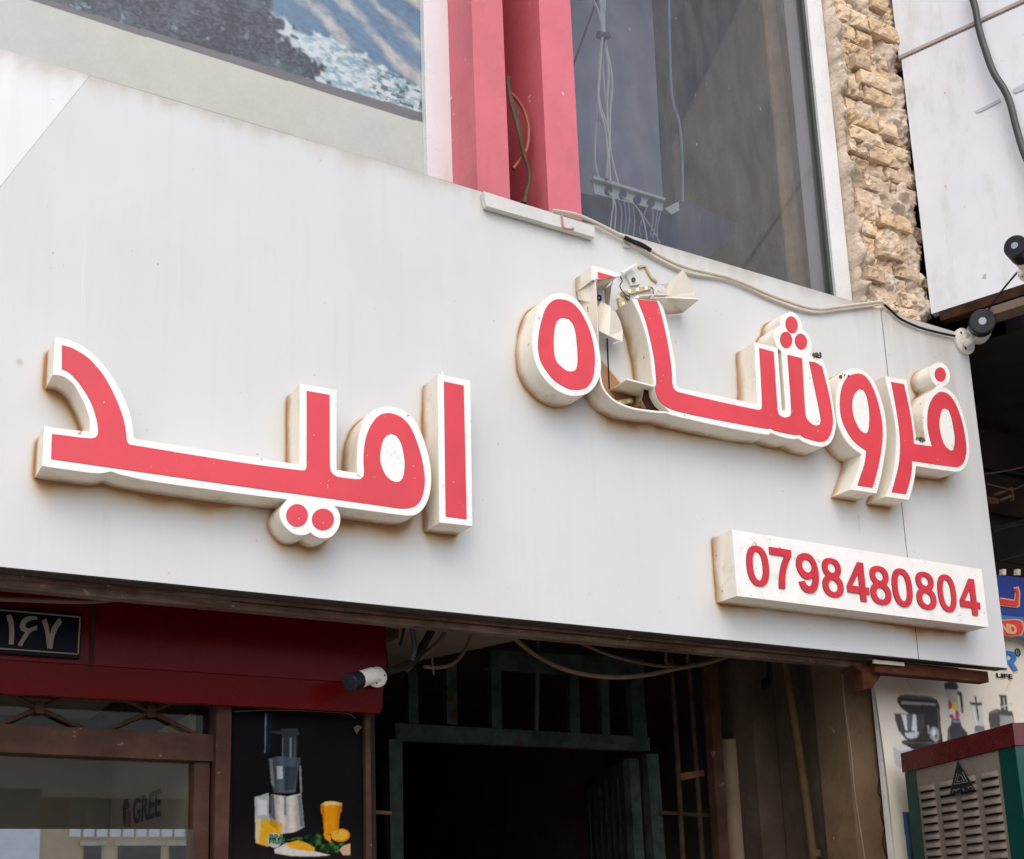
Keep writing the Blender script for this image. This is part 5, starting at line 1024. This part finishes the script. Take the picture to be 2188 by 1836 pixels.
# gate
YG = 1.02
G = thing('iron_gate', 'teal iron gate frame with barred transom in the dark passage', 'gate', at(1100, 1830, YG))
def gbar(name, pts, m=M_teal, d=.04): return add(name, MB().prism(XZ(n6(pts), YG), YG, YG + d, back=0).mesh(name, m), G)
gbar('transom_rail', [(915, 285), (1775, 335), (1775, 448), (910, 385)], d=.05); gbar('transom_rail', [(382, 695), (1808, 775), (1808, 852), (382, 788)], d=.05)
for a, b, c, d in ((453, 508, 380, 695), (668, 728, 360, 700), (920, 977, 385, 722), (1362, 1415, 425, 748), (1538, 1582, 440, 762)):
    add('transom_bar', MB().prism(XZ(n6([(a, c), (b, c + 3), (b + 6, d + 5), (a + 6, d)]), YG), YG + .005, YG + .035, back=0).mesh('transom_bar', M_teal), G)
add('transom_bar', MB().prism(XZ(n6([(1700, 445), (1772, 448), (1795, 778), (1718, 770)]), YG), YG + .002, YG + .045, back=0).mesh('transom_bar', M_teal), G)
add('steel_rod', MB().tube(P(n6([(1180, 230), (1175, 480), (1170, 740)]), YG + .03), .012, 8).mesh('steel_rod', M_greyc), G)
gbar('gate_post', [(345, 785), (420, 785), (428, 1700), (358, 1700)], d=.06); gbar('gate_post', [(1790, 868), (1855, 870), (1915, 1700), (1850, 1700)], d=.06)
# open leaf
lf0, lf1 = at(*n6([(1700, 900)])[0], YG + .05), at(*n6([(1415, 1080)])[0], YG + 1.1)
LF = thing('gate_leaf', 'corrugated dark gate leaf standing open inwards', 'gate leaf', (lf0[0], lf0[1], 0))
dirl = Vector((lf1[0] - lf0[0], lf1[1] - lf0[1], 0)).normalized(); LL = .95
add('leaf_stile', MB().beam((lf0[0], lf0[1], 0.1), (lf0[0], lf0[1], lf0[2]), .055, .05, (0, 1, 0)).mesh('leaf_stile', M_teal), LF)
add('leaf_rail', MB().beam((lf0[0], lf0[1], lf0[2] - .02), Vector((lf0[0], lf0[1], lf0[2] - .02)) + dirl * LL, .04, .05).mesh('leaf_rail', M_teal), LF)
for i in range(14):
    p = Vector((lf0[0], lf0[1], 0)) + dirl * (.06 + i * .064); nn = Vector((-dirl[1], dirl[0], 0)) * (.012 if i % 2 else -.012)
    add('leaf_slat', MB().beam(p + nn + Vector((0, 0, .1)), p + nn + Vector((0, 0, lf0[2] - .045)), .066, .006, nn).mesh('leaf_slat', M_teal), LF)
# hanging cables under the board
for k, (pts, Y, r, lab) in enumerate([
    ([(1010, 185), (1100, 265), (1200, 335), (1330, 395), (1480, 430), (1640, 440), (1800, 425), (1960, 390), (2120, 360), (2220, 330), (2330, 290)], .30, .009, 'long brown cable sagging across the passage opening'),
    ([(1380, 225), (1480, 275), (1600, 320), (1740, 355), (1900, 378), (2100, 372)], .38, .007, 'shorter brown cable sagging behind the long one'),
    ([(600, 150), (560, 220), (520, 290), (480, 350), (410, 385), (335, 410)], .34, .015, 'thick cable bundle slanting behind the white camera'),
    ([(665, 160), (640, 220), (570, 290), (500, 345), (440, 400)], .36, .009, 'brown cable beside the thick bundle near the white camera'),
    ([(808, 165), (795, 230), (755, 310), (700, 365), (620, 385), (540, 380)], .36, .007, 'cable looping down from the beige ceiling board'),
    ([(470, 130), (478, 200), (488, 280), (470, 345)], .33, .010, 'short upright cable at the end of the red panel'),
    ([(432, 140), (418, 220), (405, 260)], .33, .006, 'shortest thin cable end at the corner of the red panel'),
    ([(585, 310), (590, 390), (597, 425)], .36, .004, 'thin loose cable end dangling over the gate transom')]):
    add('hanging_cable', MB().tube(P(n6(pts), Y), r, 8).mesh('hanging_cable', [M_browncab, M_browncab, M_soffit, M_browncab, M_browncab, M_greyc, M_blackc, M_browncab][k], True), label=lab, cat='cable', group='cables hanging under the board')
add('bar_hook', MB().tube(P(n6([(1000, 165), (1050, 150), (1090, 185), (1045, 200)]), .10), .006, 6).mesh('bar_hook', M_rust, True), label='rusty wire twist tied on the rail', cat='wire')
add('hanging_cable', MB().tube(P(n3([(-40, 198), (150, 205), (330, 212), (470, 214), (580, 206), (700, 192)]), .20), .008, 8).mesh('hanging_cable', M_browncab, True), label='pinkish cable running in front of the dark red panel', cat='cable', group='cables hanging under the board')

# red panel
YR = .37
RP = thing('red_panel', 'long dark red glossy panel under the sign board', 'panel', (1, YR, 2.3))
xr_ = at(825, 1400, YR)[0]; zbR = at(400, 1501, YR)[2]
zmid = at(300, 1428, YR)[2]
add('upper_face', MB().box((-2.2, YR, zmid), (xr_, YR + .03, 2.79)).mesh('upper_face', M_redpan), RP)
v = [(-2.2, YR + .006, zmid + .02), (xr_ - .004, YR + .006, zmid + .02), (xr_ - .02, YR + .012, zbR), (-2.2, YR + .012, zbR)]
add('lower_face', MB().add(v + [(x, y + .03, z) for x, y, z in v], [(3, 2, 1, 0), (4, 5, 6, 7), (2, 3, 7, 6), (1, 2, 6, 5)]).mesh('lower_face', M_redpan), RP)
add('end_face', MB().box((xr_ - .025, YR + .031, zbR + .02), (xr_ - .002, .66, 2.79)).mesh('end_face', M_redpan), RP)
add('panel_joint', MB().beam(at(*n3([(497, 190)])[0], YR - .001), at(*n3([(488, 545)])[0], YR - .001), .016, .004, (0, 1, 0)).mesh('panel_joint', mat('joint_sealant', (.035, .014, .014), .8, spec=.05)), RP, label='grey sealant joint across the red panel')
add('panel_joint', MB().beam(at(*n3([(488, 548)])[0], YR + .004), at(*n3([(362, 710)])[0], YR + .05), .014, .004, (0, 1, 0)).mesh('panel_joint', mat('joint_sealant', (.035, .014, .014), .8, spec=.05)), RP)
# number plate
NP = thing('number_plate', 'navy house number plate with pale numerals on the red panel', 'number plate', at(90, 1400, YR - .02))
npq = XZ(n3([(-160, 232), (440, 283), (428, 517), (-170, 478)]), YR - .018)
add('plate', MB().prism(npq, YR - .018, YR - .001, back=0).mesh('plate', M_navy), NP)
b_ = MB()
for a, b in (((-120, 248), (428, 297)), ((428, 297), (417, 495)), ((417, 495), (-130, 455))): b_.beam(at(*n3([a])[0], YR - .0195), at(*n3([b])[0], YR - .0195), .004, .002, (0, 1, 0))
add('border_line', b_.mesh('border_line', M_platetxt), NP)
def npoly(pts, i): return add('numeral', MB().prism(smooth_loop(XZ(n3(pts), YR - .02), 50), YR - .0215, YR - .0185).mesh('numeral', M_platetxt), NP)
npoly([(33, 288), (58, 281), (70, 315), (76, 370), (72, 444), (46, 442), (50, 390), (46, 335)], 0)
npoly([(195, 294), (200, 310), (165, 314), (140, 330), (135, 350), (150, 360), (197, 342), (199, 362), (165, 378), (140, 410), (116, 453), (94, 446), (120, 400), (135, 378), (112, 368), (106, 345), (118, 312), (150, 293)], 1)
npoly([(222, 318), (245, 303), (258, 340), (266, 395), (278, 355), (300, 318), (318, 302), (332, 325), (305, 365), (288, 410), (280, 466), (252, 464), (246, 410), (238, 360)], 2)

# shop window with brown frame
YF = .47
SW = thing('shop_window', 'brown framed shop window with cross lattice transom below the red panel', 'shop window', (1.0, YF, 1.2))
def fr_(name, pts, y0, y1, m=M_brown, zf=n4): return add(name, MB().prism(XZ(zf(pts), y0), y0, y1, back=0).mesh(name, m), SW)
fr_('mid_rail', [(-5000, 18), (1920, 378), (1915, 618), (-5000, 309)], YF - .02, YF + .05)
fr_('outer_post', [(1945, 60), (2082, 60), (2040, 1800), (1918, 1800)], YF - .045, YF + .04)
fr_('inner_post', [(1745, 625), (1882, 628), (1865, 1800), (1722, 1800)], YF - .008, YF + .05)
fr_('top_rail', [(-5000, -308), (1950, 55), (1950, 105), (-5000, -236)], YF - .005, YF + .05)
for cx_, cy_ in ((-1620, 33), (-640, 85), (350, 140), (1350, 175)):
    lt = MB()
    for dx, dy in ((-500, 215), (470, 225), (-430, -215), (440, -195)): lt.tube([at(*n4([(cx_, cy_)])[0], YF + .01), at(*n4([(cx_ + dx, cy_ + dy)])[0], YF + .01)], .0075, 8)
    add('lattice_bar', lt.mesh('lattice_bar', M_brown, True), SW); a = at(*n4([(cx_, cy_)])[0], YF + .01)
    add('lattice_clamp', MB().box((a[0] - .013, YF - .004, a[2] - .018), (a[0] + .013, YF + .024, a[2] + .020)).mesh('lattice_clamp', M_brown), SW)
zgl = at(200, 1769, YF + .03)[2]; xg0, xg1 = -2.2, at(1700, 0, YF)[0] if False else at(*n4([(1740, 1200)])[0], YF + .03)[0]
glu = glass_mat('shop_glass', (.8, .82, .8), .015, .02, (.2, .17, .14), .02)
add('glass', MB().add([(xg0, YF + .03, zgl), (xg1 + .06, YF + .03, zgl), (xg1 + .06, YF + .03, 2.3), (xg0, YF + .03, 2.3)], [(0, 1, 2, 3)]).mesh('glass', glu), SW, label='upper clear pane')
mg = bpy.data.materials.new('mirror_glass'); mg.use_nodes = True; pb = mg.node_tree.nodes['Principled BSDF']; pb.inputs['Base Color'].default_value = (.93, .95, .95, 1); pb.inputs['Metallic'].default_value = 1; pb.inputs['Roughness'].default_value = .015
add('glass', MB().add([(xg0, YF + .03, 1.0), (xg1, YF + .03, 1.0), (xg1, YF + .03, zgl - .004), (xg0, YF + .03, zgl - .004)], [(0, 1, 2, 3)]).mesh('glass', mg), SW, label='lower mirror pane reflecting the other side of the street')
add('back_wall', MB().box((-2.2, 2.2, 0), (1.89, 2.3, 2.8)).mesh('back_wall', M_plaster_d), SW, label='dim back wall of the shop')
# cartons in the window
Yn = YF + .055; xs_ = at(405, 1700, Yn)[0]; Yc = Yn
while at(238, 1700, Yc)[0] < xs_ and Yc < 2.0: Yc += .004
CB = thing('stacked_carton', 'grey carton with GREE lettering behind the shop window', 'carton', (xs_, Yc, zgl))
zct = at(300, 1625, Yc)[2]
add('box', MB().box((xs_ - 1.6, Yc + .001, zgl), (xs_, Yc + .5, zct + .12)).box((xs_, Yn + .01, zgl), (xs_ + .02, Yc + .5, zct + .02)).mesh('box', M_cardb), CB)
def cg(pts): return [atX(x, y, xs_ - .002) for x, y in n4(pts)]
g0, g1, gt = cg([(1188, 1190), (1440, 1062), (1188, 935)])
ux = (g1 - g0); hgt = abs(cg([(1190, 955)])[0][2] - cg([(1190, 1190)])[0][2])
add('lettering', text_mesh('GREE', hgt * 1.38, M_ink, plane_place(g0, (0, math.copysign(1, ux[1]), 0), (0, 0, 1)), bold=.004, fit=(abs(ux[1]), hgt)), CB, label='black GREE lettering')
lo = MB().plate(cg([(1100, 1030), (1115, 965), (1140, 955), (1158, 1000), (1160, 1040), (1130, 1050), (1125, 1200), (1112, 1200)]), .002)
add('logo_mark', lo.mesh('logo_mark', M_ink), CB, label='dark upper stroke of the carton logo'); add('logo_mark', MB().plate(cg([(1135, 1065), (1168, 1055), (1172, 1205), (1138, 1205)]), .002).mesh('logo_mark', M_inkred), CB, label='dark red lower stroke of the carton logo')
# upper cartons seen through the lattice
add('stacked_carton', MB().box((-.6, 1.15, zct + .16), (at(245, 1540, 1.15)[0], 1.6, 2.5)).mesh('stacked_carton', mat('dull_carton', (.10, .085, .065), .9, spec=.05)), label='plain grey carton behind the lattice bars at left', cat='carton')
add('stacked_carton', MB().box((at(262, 1540, 1.35)[0], 1.35, zct + .10), (at(418, 1540, 1.35)[0], 1.7, 2.5)).mesh('stacked_carton', mat('brown_carton', (.055, .038, .022), .9, spec=.05)), label='brown carton behind the lattice bars at right', cat='carton')

# juicer poster
YP = .455
def poster():
    A_, B_, C_, D_ = (at(x, y, YP) for x, y in n5([(290, 195), (1652, 205), (1652, 2300), (215, 2300)]))
    x0, x1, zb, za = A_[0], B_[0], A_[2], C_[2]
    cv = Canvas(300, 440, S(12, 11, 13)); X = x0 + (x1 - x0) * cv.U; Z = zb + (za - zb) * cv.V
    cv.c *= (.8 + .4 * fbm(X * 6, Z * 6, 2.)[..., None])
    def q(pts): return [((p[0] - x0) / (x1 - x0), (p[1] - zb) / (za - zb)) for p in XZ(n5(pts), YP)]
    k = 1.0
    def c(r, g, b): return S(r, g, b) * .55
    wh = c(235, 230, 225)
    cv.blend(sstep(.45, .85, cv.V) * .5, S(36, 30, 30))
    cv.poly(q([(628,205),(642,205),(628,640),(620,640)]), c(150,160,190)); cv.poly(q([(640,205),(700,205),(680,640),(628,640)]), c(30,34,60))
    cv.poly(q([(795,380),(972,380),(975,420),(990,430),(985,450),(965,455),(960,690),(800,690),(800,440),(690,425),(700,405),(795,410)]), c(60,64,70)); cv.poly(q([(885,480),(903,480),(903,685),(885,685)]), c(150,155,160)); cv.poly(q([(805,480),(815,480),(815,680),(805,680)]), c(120,125,130)); cv.poly(q([(935,480),(945,480),(945,685),(935,685)]), c(110,115,120))
    cv.poly(q([(665,700),(760,675),(1000,690),(1000,740),(980,770),(950,1060),(720,1060),(690,960)]), c(92,102,112)); cv.poly(q([(745,780),(810,780),(815,910),(755,915)]), c(205,205,205)); cv.poly(q([(830,780),(960,780),(935,1030),(835,1030)]), c(62,72,88)); cv.poly(q([(665,700),(700,705),(725,1000),(690,960)]), c(160,168,172)); cv.poly(q([(985,770),(1005,770),(1020,1060),(1000,1060)]), c(175,180,185))
    cv.poly(q([(690,1075),(860,1100),(1010,1065),(1025,1230),(1040,1425),(940,1475),(810,1495),(680,1400)]), c(226,218,212)); cv.poly(q([(825,1100),(850,1100),(855,1300),(830,1300)]), c(150,150,152)); cv.poly(q([(680,1080),(720,1085),(740,1380),(690,1360)]), c(120,124,130)); cv.poly(q([(970,1090),(1010,1080),(1030,1410),(1000,1425)]), c(150,152,156))
    cv.poly(q([(515,1105),(560,1095),(665,1060),(670,1320),(810,1385),(805,1590),(650,1630),(525,1590)]), c(190,196,196)); cv.poly(q([(545,1120),(640,1140),(650,1290),(550,1300)]), c(225,230,230)); cv.poly(q([(590,1340),(690,1350),(805,1390),(805,1590),(650,1625),(560,1605)]), c(246,184,40)); cv.poly(q([(525,1340),(580,1340),(570,1600),(528,1585)]), c(242,214,150))
    cv.poly(q([(1215,1180),(1260,1160),(1330,1150),(1440,1170),(1435,1260),(1415,1290),(1400,1490),(1250,1500),(1235,1300),(1218,1270)]), c(250,160,20)); cv.poly(q([(1215,1180),(1260,1155),(1330,1148),(1440,1168),(1430,1200),(1330,1190),(1240,1200)]), c(250,214,120))
    cv.poly(q([(720,1660),(850,1590),(1000,1600),(1150,1680),(1320,1720),(1150,1735),(900,1730),(730,1700)]), wh); cv.poly(q([(840,1600),(980,1560),(1060,1590),(1150,1640),(1150,1685),(980,1665),(880,1640)]), c(250,186,40)); cv.poly(q([(1400,1640),(1530,1595),(1530,1720),(1450,1720)]), c(226,190,160))
    lf = fbm(X * 60, Z * 60, 5.); g = poly_mask(cv.U, cv.V, q([(840,1560),(960,1530),(1040,1530),(1110,1490),(1190,1490),(1260,1540),(1380,1590),(1470,1590),(1400,1690),(1290,1690),(1150,1640),(1060,1590),(960,1560)])); cv.blend(g.astype(float), c(34,66,36)); cv.blend((g & (lf > .56)).astype(float), c(74,122,50)); cv.blend((g & (lf < .40)).astype(float), c(14,24,16))
    l = q([(1425, 1520), (1525, 1520), (1425, 1590)]); cv.ell(l[0][0], l[0][1] - .005, abs(l[1][0] - l[0][0]), abs(l[2][1] - l[0][1]), c(246,160,24)); l = q([(1415, 1505), (1505, 1505), (1415, 1560)]); cv.ell(l[0][0], l[0][1], abs(l[1][0] - l[0][0]), abs(l[2][1] - l[0][1]), c(252,196,70)); cv.poly(q([(1240,1490),(1320,1510),(1320,1590),(1260,1540)]), c(250,170,30))
    l = q([(725, 1562), (800, 1562), (725, 1640)]); cv.ell(l[0][0], l[0][1], abs(l[1][0] - l[0][0]), abs(l[2][1] - l[0][1]), c(225, 228, 222))
    for _ in range(2): cv.c = (cv.c * 2 + np.roll(cv.c, 1, 0) + np.roll(cv.c, -1, 0) + np.roll(cv.c, 1, 1) + np.roll(cv.c, -1, 1)) / 6
    body = poly_mask(cv.U, cv.V, q([(665,680),(1005,680),(1040,1430),(940,1480),(810,1500),(680,1400)])); uu = q([(680, 1000), (1030, 1000)]); cyl = np.clip((cv.U - uu[0][0]) / (uu[1][0] - uu[0][0]), 0, 1)
    cv.c *= np.where(body, .45 + .75 * np.sin(cyl * math.pi) ** .7 * (.75 + .25 * np.cos(cyl * 19)), 1.)[..., None]
    gls = poly_mask(cv.U, cv.V, q([(1210,1145),(1445,1145),(1440,1270),(1405,1500),(1245,1500)])); uu = q([(1225, 1300), (1430, 1300)]); cyl = np.clip((cv.U - uu[0][0]) / (uu[1][0] - uu[0][0]), 0, 1)
    cv.c *= np.where(gls, .55 + .5 * np.sin(cyl * math.pi) + .25 * np.exp(-((cyl - .22) / .07) ** 2), 1.)[..., None]
    cv.c *= (.86 + .28 * fbm(X * 90, Z * 90, 3., 2))[..., None]
    return print_mesh('poster_print', cv, lambda U, V: (x0 + (x1 - x0) * U, YP + .002 * np.sin(V * 11) * np.cos(U * 7), zb + (za - zb) * V), attr_mat('poster_ink', .4, .04)), (x0, x1, za, zb)
JP = thing('juicer_poster', 'black poster of a juicer, orange juice and oranges beside the window', 'poster', at(630, 1830, YP))
pm, (jx0, jx1, jz0, jz1) = poster()
add('print', pm, JP); add('board', MB().box((jx0 - .01, YP + .006, jz0), (jx1 + .012, YP + .03, jz1 + .008)).mesh('board', M_dark), JP)
add('badge_lettering', text_mesh('BPA', .030, mat('badge_green', (.03, .12, .05), .5), plane_place(at(*n5([(672, 1560)])[0], YP - .006), (1, 0, 0), (0, 0, 1)), bold=.001, fit=(.052, .020)), JP, label='dark green BPA on the badge')
add('badge_lettering', text_mesh('FREE', .024, mat('badge_green', (.03, .12, .05), .5), plane_place(at(*n5([(668, 1597)])[0], YP - .006), (1, 0, 0), (0, 0, 1)), bold=.001, fit=(.055, .018)), JP, label='dark green FREE on the badge')
e_ = MB().tube(P(n5([(300, 200), (640, 185), (1000, 190), (1400, 210), (1500, 222), (1580, 270)]), YP - .008), .0025, 5)
add('curled_edge', e_.mesh('curled_edge', M_browncab), JP, label='pale worn top edge')
add('curled_edge', MB().plate([at(*n5([p])[0], YP - y) for p, y in zip([(1562, 370), (1600, 345), (1655, 362), (1625, 395), (1592, 440)], (.006, .01, .006, .014, .02))], .001).mesh('curled_edge', M_tan), JP, label='torn pale paper corner')
add('side_frame', MB().prism(XZ(n5([(1660, 130), (1712, 130), (1735, 2200), (1672, 2200)]), YP), YP - .02, YP + .05, back=0).mesh('side_frame', M_brown), JP, label='thin brown side strip')
add('door_stay', MB().tube(P(n5([(1730, 1270), (1830, 1268), (1960, 1275)]), .8), .008, 6).mesh('door_stay', M_browncab), label='short rod between the poster and the left gate post', cat='rod')

# =================================================================== OTHER SIDE OF THE STREET (seen in the mirror pane)
YM = 2 * (YF + .03) + 12.0
OB = thing('opposite_building', 'low tan shop row with a white tiled band across the street', 'building', (3, -12, 0))
def ox(px, py): p = at(px, py, YM); return p[0], p[2]
zT = ox(250, 1771)[1]; zt2 = ox(250, 1788)[1]
add('wall', MB().box((-12, -12.4, 0), (20, -12.06, zT + .4)).mesh('wall', M_oppt), OB)
x_w = ox(85, 1800)[0]; x_t0 = ox(147, 1780)[0]; x_t1 = ox(398, 1780)[0]
add('white_wall', MB().box((x_w - 5, -12.06, 0), (x_w, -12.0, zT + .5)).mesh('white_wall', M_oppw), OB)
tw = (x_t1 - x_t0) / 9
for i in range(40): add('tile', MB().box((x_t0 + i * tw + .015, -12.06, zt2), (x_t0 + (i + 1) * tw - .015, -12.02, zT + .35)).mesh('tile', M_tile), OB)
for a, b in ((182, 218), (255, 345), (365, 420)):
    xa, zz = ox(a, 1807); xb = ox(b, 1807)[0]; w = add('window', MB().box((xa, -12.06, 1.2), (xb, -12.03, zz)).mesh('window', M_oppd), OB); add('frame', MB().box((xa - .06, -12.06, zz), (xb + .06, -12.02, zz + .06)).mesh('frame', M_cream), w)
